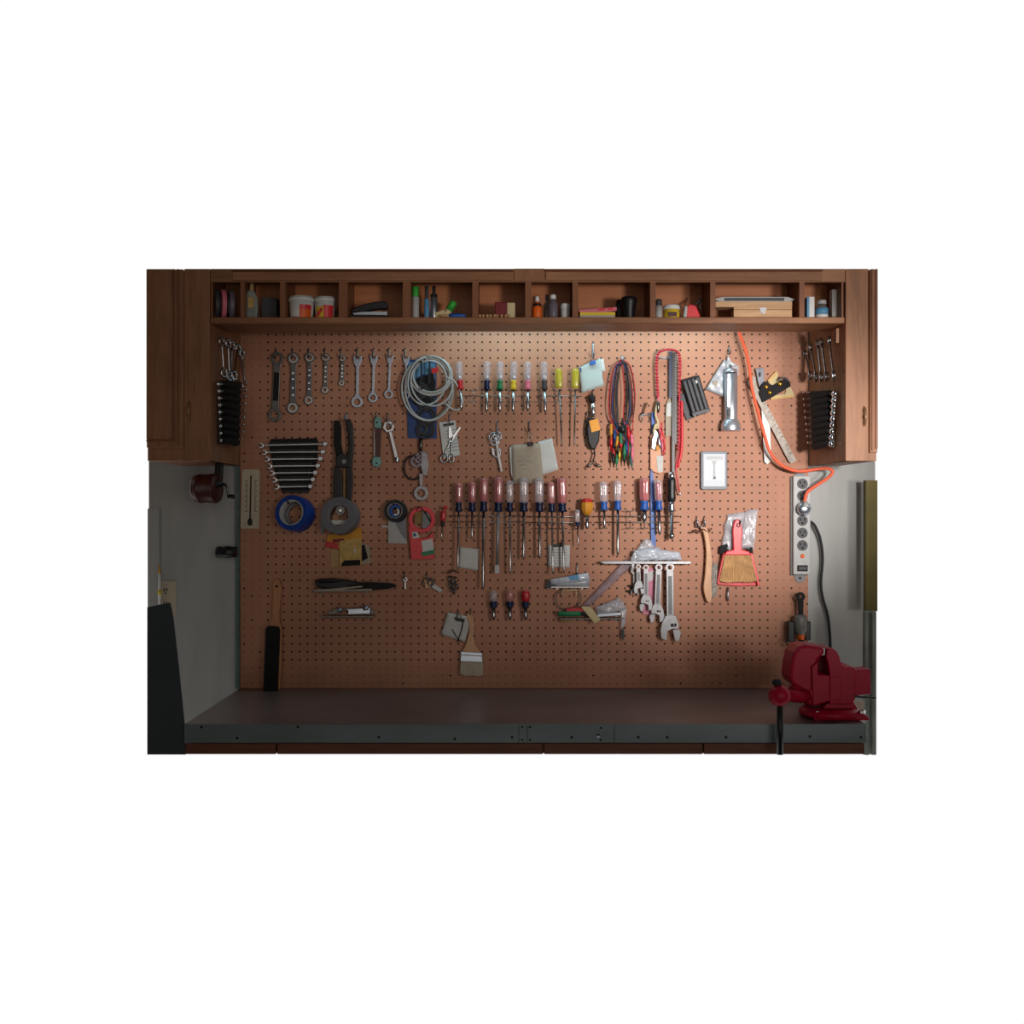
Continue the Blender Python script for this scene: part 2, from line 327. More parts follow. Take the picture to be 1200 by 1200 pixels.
# ---- upper corner cabinets
tdoor=top-.0030
def cabinet(side):
    L=side<0
    e0,e1=(173,246) if L else (991,1027)
    x0,x1=wx(e0,NF),wx(e1,NF); z0=wz(540,NF)
    r=thing('wall_cabinet','brown wooden wall cabinet with brass pull, %s'%('above the pencil sharpener' if L else 'above the power strip cord and red vise'),'cabinet',Vector(((x0+x1)/2,yF/2,z0)))
    xs=x1 if L else x0
    # carcass: bottom, inner side, top, face frame
    MB().wbox(x0,x1,yF+.02,0,z0,z0+.016).build('bottom_panel','cab_dark',r)
    MB().wbox(x0,x1,yF+.02,0,top-.016,top).build('top_panel','cab_dark',r)
    si=(xs-.018,xs) if L else (xs,xs+.018)
    # inner side face reaches from the front frame back to the board edge
    xb=wx(281,0) if L else wx(948,0)
    v=[(xs,yF+.02,z0),(xb,0,z0),(xb,0,top),(xs,yF+.02,top)]
    w=.018 if not L else -.018
    v2=[(a+w,b,c) for a,b,c in v]
    m=MB().add(v+v2,[(0,1,2,3),(7,6,5,4),(0,4,5,1),(3,2,6,7),(1,5,6,2),(0,3,7,4)]); m.build('side_panel','cab_z',r)
    m=MB(); 
    if L:
        m.wbox(wx(216,NF),x1,yF,yF+.02,z0,top); m.wbox(x0,wx(216,NF),yF,yF+.02,z0,wz(524,NF)); m.build('face_frame','cab_z',r,bevel=.4)
        d0,d1=x0,wx(216,NF)
    else:
        m.wbox(x0,wx(1018,NF),yF,yF+.02,z0,top); m.wbox(wx(1018,NF),x1,yF,yF+.02,z0,wz(530,NF)); m.build('face_frame','cab_z',r,bevel=.4)
        d0,d1=wx(1018,NF),x1
    zb=wz(525 if L else 531,NF)
    # door: stile toward the frame, raised moulding and recessed panel
    if L:
        dr=MB().wbox(d0,d1,yF-.010,yF+.012,zb,tdoor).build('door','cab_z',r,bevel=.8)
        MB().wbox(wx(203.5,NF),wx(206,NF),yF-.014,yF-.009,wz(516,NF),tdoor).wbox(d0,wx(206,NF),yF-.014,yF-.009,wz(518,NF),wz(515.5,NF)).build('moulding','cab_darkz',dr,bevel=.5)
        MB().wbox(wx(209,NF),wx(211.5,NF),yF-.013,yF-.009,wz(521.5,NF),tdoor).build('bead','cab_darkz',dr,bevel=.4)
        MB().wbox(d0,wx(203,NF),yF-.0125,yF-.008,wz(515,NF),tdoor).build('door_panel','cab_z',dr,bevel=.6)
        hx_=222; hd=r
    else:
        dr=MB().wbox(d0,d1,yF-.010,yF+.012,zb,tdoor).build('door','cab_z',r,bevel=.8)
        MB().wbox(wx(1019.5,NF),wx(1021.5,NF),yF-.014,yF-.009,wz(528,NF),tdoor).build('bead','cab_darkz',dr,bevel=.4)
        MB().wbox(wx(1024,NF),d1,yF-.0135,yF-.009,wz(526,NF),tdoor).build('door_panel','cab_darkz',dr,bevel=.4)
        hx_=1013; hd=r
    f=Fr(hx_,482 if L else 488,NF+1)
    h=MB(f); h.tube([(0,-11,0),(0,-9,2),(0,-5,4.5),(0,0,5.2),(0,5,4.5),(0,9,2),(0,11,0)],[1.1,1.4,1.2,1.7,1.2,1.4,1.1],8,smooth=3)
    h.poly([(-1.8,-9),(0,-12.5),(1.8,-9),(1.2,-7),(-1.2,-7)],-.2,.8).poly([(-1.8,9),(0,12.5),(1.8,9),(1.2,7),(-1.2,7)],-.2,.8)
    h.build('handle','brassdull',r)
cabinet(-1); cabinet(1)
# ---- middle wall cabinet (only its lowest edge is in view) and the pigeonhole shelf
r=thing('wall_cabinet','long wooden wall cabinet running above the pigeonhole shelf','cabinet',Vector((0,yF/2,wz(330,NF))))
xl,xr=wx(246.5,NF),wx(990.5,NF); tdoor=top-.0032
MB().wbox(xl,xr,yF,yF+.02,wz(330.5,NF),top).build('face_rail','cab_x',r,bevel=.3)
for a,b in ((272,601.5),(638.5,963.5)):
    d=MB().wbox(wx(a,NF),wx(b,NF),yF-.014,yF-.0005,wz(318.3,NF),tdoor).build('door','cab_dark',r,bevel=.8)
    MB().wbox(wx(a+1,NF),wx(b-1,NF),yF-.006,yF-.0003,wz(329,NF),wz(319.2,NF)).build('lower_rail','cab_x',r,bevel=.4)
MB().wbox(wx(602.5,NF),wx(637.5,NF),yF-.004,yF-.0003,wz(329.6,NF),top).build('stile','cab_z',r,bevel=.4)
MB().wbox(xl,xr,yF+.02,0,top-.016,top).build('top_panel','cab_dark',r)
MB().wbox(xl,xr,yF+.02,-.075,wz(330,NF)+.026,wz(330,NF)+.032).build('bottom_panel','cab_dark',r)
ZF=wz(372.7,NF)
r=thing('pigeonhole_shelf','long brown pigeonhole shelf divided into eleven compartments of small supplies','shelf',Vector((0,yF/2,ZF)))
MB().wbox(wx(248,NF),wx(988,NF),yF+.004,-.205,ZF-.014,ZF).build('shelf_board','cab_x',r)
MB().wbox(wx(247.5,NF),wx(988.5,NF),yF-.012,yF+.006,wz(379.6,NF),ZF+.001).build('front_lip','cab_x',r,bevel=1.0)
MB().wbox(wx(249,NF),wx(987,NF),-.207,-.197,ZF-.014,wz(330,NF)+.026).build('back_panel','cab_in',r)
for a,b in ((247,249),(281.5,286.5),(328,334.5),(397,407),(472,481),(553.5,560.5),(615.5,622.5),(671,677.5),(762,768.5),(832.5,838.5),(937,943),(986.5,988.5)):
    MB().wbox(wx(a,NF),wx(b,NF),yF+.002,yF+.022,ZF,wz(330.5,NF)).wbox(wx(a,NF),wx(b,NF),yF+.022,-.207,ZF,wz(330.5,NF)+.026).build('divider','cab_darkz',r)
# small square block under the right end
MB(A(981,393,126)).box(979.5,982.5,385,402,-2,2).single('wood_block','cab_z','small upright wooden block under the right end of the pigeonhole shelf','block')
# ---- workbench
zt=wz(849,NB)
r=thing('workbench','long workbench with a dull brown metal top and grey steel front edge','workbench',Vector((0,yB/2,zt)))
xl,xr=wx(216,NB),wx(1015,NB)
xbl,xbr=wx(281,0),wx(950,0)
MB().wbox(xl,xr,yB+.003,-.002,zt-.04,zt).build('bench_top','benchtop',r)
MB().wbox(xl,xr,yB-.003,yB+.003,wz(870.5,NB),zt+.002).build('front_edge','apron',r,bevel=.5)
for a in (236,278,349,444,533,600,670,748,782,851,949,1009):
    q=random.choice((864,852,864)) ; q={444:864,533:866,782:864,949:863,278:865}.get(a,q)
    f=Fr(a,q,NB+1.3); MB(f).lathe((0,0,-.4),(0,0,1),[(0,1.6),(.8,1.5),(1.1,.8)],12).build('screw','ink',r)
for x in (608,618,720): MB(A(x,859,NB+1.2)).box(x-.3,x+.3,850,870,-.3,.2).build('seam','blackmat',r)
for x,y in ((612,852),(621,852),(612,867),(621,867),(704,853),(704,867)): MB(Fr(x,y,NB+1.3)).lathe((0,0,-.4),(0,0,1),[(0,1.3),(.7,1.2),(1,.6)],10).build('screw','blackmat',r)
MB(Fr(701,862,NB+1)).lathe((0,0,-.4),(0,0,1),[(0,2.4),(1.5,2.3),(1.6,1.6),(4,1.4),(4.4,.6)],12).build('bolt','steel',r)
for a,b in ((216,322),(324,636),(638,824),(826,1015)):
    MB().wbox(wx(a,NB),wx(b,NB),yB+.012,yB+.03,wz(884,NB-4),wz(871.5,NB-4)).build('drawer_front','drawer',r,bevel=.4)
MB().wbox(xl,xr,yB+.03,-.05,wz(884,NB-4),zt-.04).build('base_frame','cab_dark',r)
# ---- left wall pieces
m=MB(A(190,780,215)); m.poly([(173,711.5),(199.5,706),(203,723),(210,786),(216.5,850),(218,884),(173,884)],-1,1.5)
m.single('metal_sheet','slate','dark grey sheet standing on edge left of the workbench','sheet')
MB(A(180,650,6)).box(173,186,596,712,-8,0).single('board','wallpaint','pale painted board against the wall at the far left edge','board')
r=thing('marker_pole','thin white pole with yellow bands before the wall outlet','pole',A(187,684,14))
f=Fr(187,684,14)
MB(f).lathe((0,-12,0),(0,1,0),[(0,1.4),(10,1.6),(24,1.6),(36,1.6)],10).build('pole','white',r)
MB(f).lathe((0,7,0),(0,1,0),[(0,1.9),(6,1.9)],10).build('band','yellow',r); MB(f).lathe((0,-24,0),(0,1,0),[(0,.5),(12,1.5)],10).build('tip','ochre',r)
f=A(199,700,-4.2); r=thing('wall_outlet','cream wall outlet plate behind the striped pole','outlet',f)
m=MB(f).box(189,207,681,722,0,1.2).build('cover_plate','ivory',r,bevel=.5)
for y in (692,708):
    q=MB(f).box(191,198,y-6,y+6,1.2,2).build('receptacle','ivory',r,bevel=.6)
    MB(f).box(192.5,193.7,y-3,y+1,2,2.2).box(195.5,196.7,y-3,y+1,2,2.2).lathe((194.6,y+3.2,2),(0,0,1),[(0,1),(.2,1)],10).build('slots','ink',q)
# ---- right: post and pipes
MB(A(1020,640,30)).box(1013.5,1027,563,716,-6,4).single('wooden_post','postgreen','olive painted post standing at the right edge of the wall','post')
r=thing('conduit','pair of grey green upright pipes at the right end of the workbench','pipe',A(1018,800,90))
f=A(1018,800,90)
for cx_,w_ in ((1015,4.0),(1023.2,3.7)):
    MB(f).lathe((cx_,716,0),(0,1,0),[(0,w_*.8),(1,w_),(168,w_)],16).build('pipe','pipe',r)
# ---- pencil sharpener under left cabinet
f=A(255,570,50); r=thing('pencil_sharpener','dark brown hand-crank pencil sharpener under the left cabinet','sharpener',f)
MB(f).poly([(253,533),(261,533),(260.5,560),(258,572),(251,572)],-5,3).build('bracket','black',r,bevel=.8)
MB(f).lathe((229,573,4),(1,-.02,.16),[(0,12),(1.2,15),(3,16),(6,16),(6.5,17),(9,17),(9.5,16),(26,17.5),(29,16),(29,4)],28).build('shavings_drum','brownbox',r)
MB(f).lathe((256,568,8),(1,0,0),[(0,6),(2,6),(2,3.5),(7,3)],14).build('shaft_collar','black',r)
MB(f).tube([(261,568,8),(266,568,9),(268.5,572,9),(270,580,9),(271,583,9)],1.6,8).build('crank_arm','steel_dark',r)
MB(f).lathe((269,582,9),(1,0,0),[(0,2),(1,2.6),(6,2.6),(8,2.2)],12).build('crank_knob','black',r)
f=A(266,647,12); r=thing('bottle_opener','black knurled knob fitting beside the left edge of the pegboard','knob',f)
MB(f).lathe((253,647,0),(1,0,0),[(0,4),(1,6.5),(5,7.3),(9,6.4),(11,7.4),(16,7.4),(18,6.5),(24,6.5)],18,flutes=8,fl=.08).build('knob_body','black',r)
MB(f).box(262,276,641,653,-11,-6).build('mount','blackmat',r,bevel=.5)
# ---- thermometer
f=A(294,585,0); r=thing('wall_thermometer','ivory wall thermometer with a dark scale at the left edge of the pegboard','thermometer',f)
MB(f).poly(arc(286.5,552.5,2.5,180,270,4)+arc(302.5,552.5,2.5,270,360,4)+arc(301.5,617,2.5,0,90,4)+arc(284.5,617,2.5,90,180,4),.3,2).build('scale_plate','ivory',r,bevel=.3)
MB(f).lathe((294.7,557,2.6),(-.02,1,0),[(0,.4),(1,.8),(50,.8),(52,2.4),(55,3),(58,2.2),(59,.6)],10).build('glass_tube','lead',r)
m=MB(f)
for i in range(19):
    y=563+i*2.0; w=3.4 if i%3==0 else 1.8
    m.box(290.5-w,290.5,y,y+.6,2,2.2); m.box(298.5,298.5+w,y,y+.6,2,2.2)
m.build('scale_marks','ink',r)
for x in (287.5,296.5): MB(f).lathe((x,614.5,2),(0,0,1),[(0,.8),(.4,.6)],8).build('screw','steel_dark',r)
# ---- power strip on the right edge
f=A(937,615,3); r=thing('power_strip','long grey metal power strip with six outlets on the pegboard right edge','power strip',f)
MB(f).box(928,948,558,673,-3,7).build('housing','lightgrey',r,bevel=.8)
MB(f).poly([(931,558)]+arc(938,554,5,180,360,8)+[(945,558)],-3,-1.5).build('mounting_tab','grey',r)
MB(f).poly([(930,673)]+arc(938,676.5,6.5,180,0,8)+[(946,673)],-3,-1.5).build('mounting_tab','grey',r)
MB(f).box(926.5,929,559,674,-3,1).build('flange','grey',r)
for y in (567,581,595.5,610,624.5,639):
    q=MB(f).poly(arc(938.5,y,6.2,0,360,20)[:-1],7,7.6).build('receptacle','darkgrey',r,bevel=.2)
    MB(f).box(935.3,936.5,y-3,y,7.6,7.9).box(940.3,941.5,y-3,y,7.6,7.9).lathe((938.5,y+2.8,7.6),(0,0,1),[(0,1.2),(.2,1.2)],10).build('slots','ink',q)
MB(f).lathe((938.5,651.5,7),(0,0,1),[(0,2.6),(1,2.2),(1.4,1)],12).build('indicator_lamp','orange',r)
q=MB(f).box(932.5,944.5,662,669,7,8).build('switch_bezel','ink',r,bevel=.2); MB(f).poly([(934,663.5),(943,663.5),(943,667.5),(934,667.5)],8,8.8).build('rocker','black',q)
for y in (551.5,677.5): MB(f).lathe((938,y,-1.6),(0,0,1),[(0,1.5),(.8,1.3)],10).build('screw','ink',r)
MB(A(960,680,3)).tube([(948,611,3),(954,616,3),(961,632,1),(964,655,0),(962,682,0),(964,700,0),(970,722,0),(972.5,745,0),(972.5,765,2)],1.7,8,smooth=5).single('power_cable','rubber','thick grey cable running down the wall right of the power strip','cable')
# orange extension cord with round plug
f=A(900,480,10)
r=thing('extension_cord','bright orange extension cord sagging across the board to the power strip','cord',f)
MB(f).tube([(864.5,378,2),(866,392,4),(872,410,6),(877,432,6),(880,456,6),(887,485,8),(893,508,9),(900,530,9),(912,544,9),(925,551,10),(938,552.5,11),(955,550,12),(966,549.5,14),(971.5,553,15),(967,560,14),(955,568,13),(944,576,12),(940.5,584,12),(940.5,592,12)],1.9,10,smooth=6).build('cord','cordorange',r)
MB(f).lathe((941,588,12),(0,1,.2),[(0,2.4),(4,3.2),(7,5)],14).build('strain_relief','lightgrey',r)
MB(f).lathe((940.5,596,4),(0,0,1),[(0,8),(5,8),(7,7),(8.5,4.5),(9,1)],20).build('plug','alu',r)
# ---- night light plate (lit)
f=A(836,551,0); r=thing('light_plate','lit white rectangular light plate with silver rim, right half of board','light',f)
MB(f).poly(arc(823.5,532,3,180,270,4)+arc(848.5,532,3,270,360,4)+arc(848.5,571,3,0,90,4)+arc(823.5,571,3,90,180,4),.3,5).build('rim','rimgrey',r,bevel=.8)
MB(f).box(823,849,532,570.5,5,6).build('lens','led',r,bevel=.6)
for x in (825.5,838.5): MB(f).box(x,x+8,541,562,6,6.4).build('bright_panel','ledbright',r,bevel=.4)
MB(f).poly([(833,540),(839.5,540),(836.7,545),(837.4,562),(835,562),(835.6,545)],6.2,7).build('toggle','lightgrey',r)
MB(f).box(835,837.5,559,561,7,7.4).build('toggle_mark','darkgrey',r)
MB(f).box(827,846,535,538.5,6,6.3).build('lettering_bar','lightgrey',r)
# ================================================================ TOOL BUILDERS
def hook(x,y,what,L=11,up=8,mat_='wire',group=None,w=.8):
    f=Fr(x,y,0)
    MB(f).tube([(0,-up-1.5,-1),(0,-up,1),(0,-up*.5,2),(0,0,2.4),(0,1.5,4),(0,1.8,L*.8),(0,0,L),(0,-2.5,L+1)],w,7,smooth=3).single('pegboard_hook',mat_,what,'hook',group)
def open_jaw(m,u,v,R,n0,n1,ang=0,slot=.55,depth=.15,f=None):
    a0=math.radians(ang); c,s=math.cos(a0),math.sin(a0)
    h=math.asin(min(.95,slot)); pts=[]
    for i in range(19):
        a=PI/2+h+(2*PI-2*h)*i/18; pts.append((R*math.cos(a),R*math.sin(a)*1.02))
    w=R*slot; pts+=[(w*.92,-R*depth+0),(w*.5,-R*depth-R*.22),(-w*.5,-R*depth-R*.22),(-w*.92,-R*depth)]
    m.poly([(u+x*c-y*s,v+x*s+y*c) for x,y in pts],n0,n1,f)
def shank(m,L,w0,w1,n0,n1,a=0,b=None,wm=None):
    b=L if b is None else b; wm=wm if wm is not None else min(w0,w1)*.8
    pts=[(-w0,a),(-wm,a+(b-a)*.12),(-wm,b-(b-a)*.12),(-w1,b),(w1,b),(wm,b-(b-a)*.12),(wm,a+(b-a)*.12),(w0,a)]
    m.poly(pts,n0,n1)
def wrench(x0,y0,x1,y1,k0,k1,R0,R1,w,mt,label,n=4,th=1.6,group=None,name='wrench',off=12,yaw=0,pitch=0,ratchet=False,grip=None):
    f,L=line(x0,y0,x1,y1,n,yaw,pitch); r=thing(name,label,'wrench',f,group)
    m=MB(f); shank(m,L,R0*.62,R1*.62,-th*.35,th*.35,R0*.72,L-R1*.72,w); m.build('shank',mt,r,bevel=.45)
    if grip: q=MB(f); q.box(-w*.75,w*.75,L*.25,L*.75,th*.35,th*.35+.3).build('inlay',grip,r)
    for kd,R,v,sg in ((k0,R0,0,-1),(k1,R1,L,1)):
        m=MB(f)
        if kd=='box':
            m.ring(0,v,R,R*.6,-th*.6,th*.6,seg=24,poly_in=True); m.build('ring_end',mt,r,bevel=.25)
            if ratchet: MB(f).ring(0,v,R*.8,R*.5,-th*.8,th*.8,seg=24).build('ratchet_wheel','steel',r)
        elif kd=='open':
            open_jaw(m,0,v,R,-th*.55,th*.55,ang=(0 if sg>0 else 180)+off); m.build('open_jaw',mt,r,bevel=.3)
        elif kd=='fork': # half-round box head seen edge-on
            m.poly([(-R,v-R*.9),(-R*.5,v-R),(-R*.35,v-R*.2),(R*.35,v-R*.2),(R*.5,v-R),(R,v-R*.9),(R*.75,v+R*.6),(w,v+R*1.5),(-w,v+R*1.5),(-R*.75,v+R*.6)],-th*.5,th*.5); m.build('box_end',mt,r,bevel=.3)
    if ratchet:
        m=MB(f)
        for t in (.3,.42,.6,.74): 
            r2=MB(f).lathe((0,L*t,th*.3),(0,0,1),[(0,w*.55),(.5,w*.4)],10).build('rivet','chrome',r)
    return r
def adj_wrench(x0,y0,x1,y1,w,R,label,n=9,mt='toolsteel',rot180=False):
    """adjustable wrench hung by its handle; head at x1,y1"""
    f,L=line(x0,y0,x1,y1,n); r=thing('adjustable_wrench',label,'wrench',f,'adjustable wrenches hanging from the steel shelf')
    m=MB(f); m.ring(0,0,w*1.05,w*.5,-1.2,1.2,seg=18); m.build('eye',mt,r,bevel=.2)
    m=MB(f); shank(m,L,w*.9,w*1.15,-1,1,w*.8,L-R*.6,w*.85); m.build('handle',mt,r,bevel=.4)
    MB(f).box(-w*.45,w*.45,w*2,L-R*1.2,1,1.2).build('recess','grey',r)
    s=-1 if rot180 else 1
    P=[(-.45,-.9),(-.8,-.2),(-.95,.5),(-.85,1.25),(-.35,1.45),(-.28,.55),(.2,.35),(.75,.35),(.8,-.1),(.5,-.9)]
    MB(f).poly([(s*x*R,L-R*.2+y*R) for x,y in P],-1.6,1.6).build('fixed_jaw',mt,r,bevel=.4)
    P=[(.22,.42),(.85,.42),(1.0,.75),(.8,1.5),(.45,1.5),(.3,.9)]
    MB(f).poly([(s*x*R,L-R*.2+y*R) for x,y in P],-1.2,1.2).build('sliding_jaw',mt,r,bevel=.3)
    MB(f).lathe((s*R*.05,L-R*.2,0),(1,0,0),[(0,R*.24),(R*.5,R*.24)],12,flutes=8,fl=.2).build('worm_screw','steel_dark',r)
def screwdriver(x,y0,yc0,yc1,y1,hw,sw,hm,cm,label,x1=None,n=13,flat=False,core=None,sm='steel',group='clear handled screwdrivers',tip=None,stub=False):
    x1=x if x1 is None else x1
    f,L=line(x,y0,x+(x1-x),y1,n); k=L/(y1-y0); h=(yc0-y0)*k; c=(yc1-y0)*k; r=thing('screwdriver',label,'screwdriver',f,group)
    MB(f).lathe((0,0,0),(0,1,0),[(0,hw*.35),(.8,hw*.75),(2.5,hw*.98),(5,hw),(h*.6,hw),(h-3,hw*.95),(h,hw*.8)],flutes=6,fl=.22).build('handle',hm,r)
    if core: MB(f).lathe((0,3,0),(0,1,0),[(0,hw*.3),(1,hw*.6),(h-5,hw*.6),(h-4,hw*.5)],12).build('core',core,r)
    if cm: MB(f).lathe((0,h-.3,0),(0,1,0),[(0,hw*.78),(1,hw*.86),(3,hw*.7),((c-h)*.6,hw*.72),(c-h-1,hw*.92),(c-h,hw*.75)],18).build('collar',cm,r)
    m=MB(f)
    if flat:
        m.lathe((0,c-1,0),(0,1,0),[(0,sw),(L-c-9,sw)],12); m.poly([(-sw,L-10),(-sw*1.5,L-6),(-sw*1.15,L),(sw*1.15,L),(sw*1.5,L-6),(sw,L-10)],-.4,.4)
    else: m.lathe((0,c-1,0),(0,1,0),[(0,sw),(L-c-3,sw),(L-c-1,sw*.8),(L-c+1,sw*.25)],12)
    m.build('shaft',sm,r)
    return r
# ---- top left row of hanging wrenches
R_='ratcheting wrenches in the upper left row'
wrench(325,420,322,486,'box','box',7.5,8,4.2,'steel_dark','largest ratcheting ring wrench, dark handle, first in the upper left row',group=R_,ratchet=False,grip='blackmat')
wrench(344,420,343,478,'box','box',6.8,7,3.4,'steel_dark','second riveted ratcheting ring wrench from left in the upper row',group=R_,ratchet=True,grip='darksteel')
wrench(363,419,362,469,'box','box',5.8,5.4,2.8,'steel_dark','third ratcheting ring wrench from left, slim dark riveted body',group=R_,ratchet=True,grip='darksteel')
wrench(382,419,381,457,'box','box',4.8,4.4,2.4,'steel_dark','fourth ratcheting ring wrench from left, short riveted body',group=R_,ratchet=True)
wrench(401.5,420,400.5,449,'box','box',3.8,3.6,2.4,'steel_dark','smallest ratcheting ring wrench, fifth from left in the upper row',group=R_,ratchet=True)
Q_='combination wrenches in the upper row'
wrench(419,422,418.5,471,'fork','box',5.5,6.8,1.7,'satin','longest bright combination wrench, just right of the ratcheting wrenches',group=Q_)
wrench(438,421,437,466,'fork','box',4.8,5.6,1.5,'satin','middle bright combination wrench in the upper row',group=Q_)
wrench(457,420,455.5,462,'fork','box',4.4,5.2,1.4,'satin','third bright combination wrench, left of the white coiled cable',group=Q_)
wrench(476,421,475.5,463,'fork','box',4.2,5,1.4,'satin','bright combination wrench half hidden behind the white coiled cable',group=Q_)
for i,(x,nm) in enumerate(((324,'largest ratcheting'),(344,'second ratcheting'),(363,'third ratcheting'),(382,'fourth ratcheting'),(401,'smallest ratcheting'),(420,'longest combination'),(439,'middle combination'),(457,'third combination'),(476,'cable covered combination'))):
    hook(x-1,418,'thin steel hook holding the %s wrench in the upper left row'%nm,L=8,up=9)
# ---- screwdriver row beneath the shelf, clear handles with coloured collars
for x,cm,c,x1,yt in ((538,'red','red collar, leftmost beside the coiled cable',540.5,481),(571,'navy','navy blue collar',570,483),(586.5,'green','green collar',585.5,483),(602.5,'yellow','yellow collar',601,483),(618.5,'pink','pink red collar',618.5,482),(637.5,'darkgrey','dark grey collar',639,484)):
    screwdriver(x,423.5,446,457,yt,4.2,1.9,'clear',cm,'clear handled nut driver with %s in the top rack'%c,x1=x1,group='nut drivers in the top rack',n=12)
    o=MB(Fr(x,448,12)).lathe((0,-9,0),(0,1,0),[(0,1.2),(10,1.4)],8).build('core','satin',None)
    # shaft end seen through the clear handle belongs to the last driver
    r=[q for q in COL.objects if q.name.startswith('screwdriver')][-1]; o.location=o.location-r.location; o.parent=r
for x,x1,c in ((654.5,658.5,'left'),(674.5,673,'right')):
    screwdriver(x,432,455,457,523,4.4,.9,'yellowhandle',None,'long thin screwdriver with yellow transparent handle, %s one of the pair'%c,x1=x1,n=12,group='yellow handled screwdrivers',sm='steel_dark')
def rack(x0,x1,ys,stations,label,n=9):
    f=A((x0+x1)/2,ys[0],n); r=thing('wire_rack',label,'rack',f)
    m=MB(f)
    for y in ys: MB(f).tube([(x0,y,-n+3),(x0+2,y,0),(x1-2,y,0),(x1,y,-n+3)],.55,6).build('rail','wire',r)
    for x in stations:
        m=MB(f); m.tube([(x-4.5,ys[0]-7,5),(x-3.5,ys[0]-6,2),(x,ys[0]-6,1),(x+3.5,ys[0]-6,2),(x+4.5,ys[0]-7,5)],.5,6).build('ring','wire',r)
        MB(f).tube([(x,ys[0]-6,1),(x,ys[-1]+7,1)],.5,6).tube([(x-4.5,ys[-1]+7,4),(x-3,ys[-1]+7,1),(x+3,ys[-1]+7,1),(x+4.5,ys[-1]+7,4)],.5,6).build('clip','wire',r)
rack(541,622,(464,),(555,571,586,602,618),'thin wire tool rack holding the clear nut drivers')
rack(630,682,(464,),(635,654,674),'thin wire tool rack under the yellow screwdrivers')
# ---- long middle row of red and clear screwdrivers
rows=[(538,566,589,600,668,4.6,1.1,'clearred','redcore','solid red core, first of the long middle row',536.5,False),
(553.5,565,589,600,632,4.8,1.2,'clearred','redcore','red core and short shaft, second of the middle row',553,False),
(567,560,588,600,691,5.2,1.5,'clearred','redcore','red stripe and the longest shaft reaching lowest',566,False),
(584.5,559,589,600,672,5.6,2.0,'clearred','redcore','broad flat blade and wide red handle',582.5,True),
(597.5,563,589,600,673,4.6,1.3,'clear',None,'slim clear handle left of the wide clear pair',598,False),
(614,560,589,600,656,5.6,1.5,'clear',None,'wide clear handle below the beige note paper',613.5,False),
(632,560,589,600,655,5.6,1.5,'clear',None,'wide clear handle with bright shaft, right of the beige note',632.5,False),
(646,565,590,600,673,4.4,1.1,'clearred',None,'narrow pinkish handle over the black clipped note',648,False),
(658,560,590,600,672,5.8,1.2,'clearred','redcore','wide reddish handle at the right end of the long row',661,False)]
for x,y0,a,b,y1,hw,sw,hm,core,c,x1,fl in rows:
    screwdriver(x,y0,a,b,y1,hw,sw,hm,'navy','screwdriver with navy collar, %s'%c,x1=x1,flat=fl,core=core,sm='toolsteel' if fl else 'steel',group='screwdrivers in the middle rack')
rack(526,612,(604.5,611.5),(538,553,567,597),'double rail wire rack under the red screwdrivers')
rack(616,694,(605.5,612.5),(632,647,660,678),'double rail wire rack under the clear screwdrivers')
screwdriver(520,598,611,617,633,3.2,.8,'redcore','black','tiny red handled screwdriver at the far left end of the middle rack',x1=517,group='small screwdrivers')
MB(Fr(522,595,13)).ell((0,0,0),(2.6,2.2,2.4)).build('handle_cap','red',None)
o=bpy.data.objects['handle_cap']; r=[q for q in COL.objects if q.name.startswith('screwdriver')][-1]; o.location-=r.location; o.parent=r
screwdriver(676.5,597,612,617,640,3.2,.8,'clear','navy','tiny clear screwdriver between the long row and the orange knob driver',x1=677.5,group='small screwdrivers')
f=Fr(688,601,13); r=thing('screwdriver','stubby round screwdriver with red and orange ball handle','screwdriver',f)
MB(f).lathe((0,-16,0),(0,1,0),[(0,3),(2,6),(6,7.4),(12,7.2),(16,5),(19,3)],flutes=8,fl=.16).build('handle','ochre',r)
MB(f).lathe((0,-16.8,0),(0,1,0),[(0,3),(2,6.3),(4,6.9),(4.4,5)],flutes=8,fl=.16).build('handle_top','red',r)
MB(f).lathe((0,3,0),(0,1,0),[(0,2.2),(14,2),(16,1.4)],12).build('shaft','steel',r)
for x,y0,a,b,y1,hw,sw,hm,core,c,x1,fl in [
(707,564,588,598,619,5.2,1.4,'clear',None,'clear handle and short shaft right of the orange knob',708.5,False),
(724,563,587,598,651,5,1.6,'clear',None,'clear handle and long bright shaft, fourth from the right end',724,False),
(755,560,587,598,0,6.2,2.8,'clearred','redcore','wide red and white handle and thick stub shaft',755,False),
(771,562,587,598,627,5.2,2.0,'clear','redcore','red tinted clear handle in front of the blue strap',773,False)]:
    screwdriver(x,y0,a,b,y1 or 612,hw,sw,hm,'bluebright','screwdriver with bright blue collar, %s'%c,x1=x1,flat=fl,core=core,group='screwdrivers in the right rack')
f=Fr(787,553,14); r=thing('torque_driver','black and silver ratchet screwdriver at the right end of the racks','screwdriver',f)
MB(f).lathe((0,0,0),(0,1,0),[(0,1.5),(1,3.4),(5,3.8),(8,3.6)],16).build('end_cap','chrome',r)
MB(f).lathe((0,7,0),(0,1,0),[(0,4),(3,4.8),(10,4.6),(14,4.2),(22,5),(27,4.4),(28,3.6)],flutes=7,fl=.1).build('grip','black',r)
MB(f).lathe((0,34.5,0),(0,1,0),[(0,3.4),(4,3.2),(8,4),(12,3.8),(14,2.6)],16).build('ratchet_collar','chrome',r)
MB(f).lathe((0,48,0),(0,1,0),[(0,2.4),(24,2.2),(25,3.2),(28,3.4),(31,1.2)],12).build('shaft','steel',r)
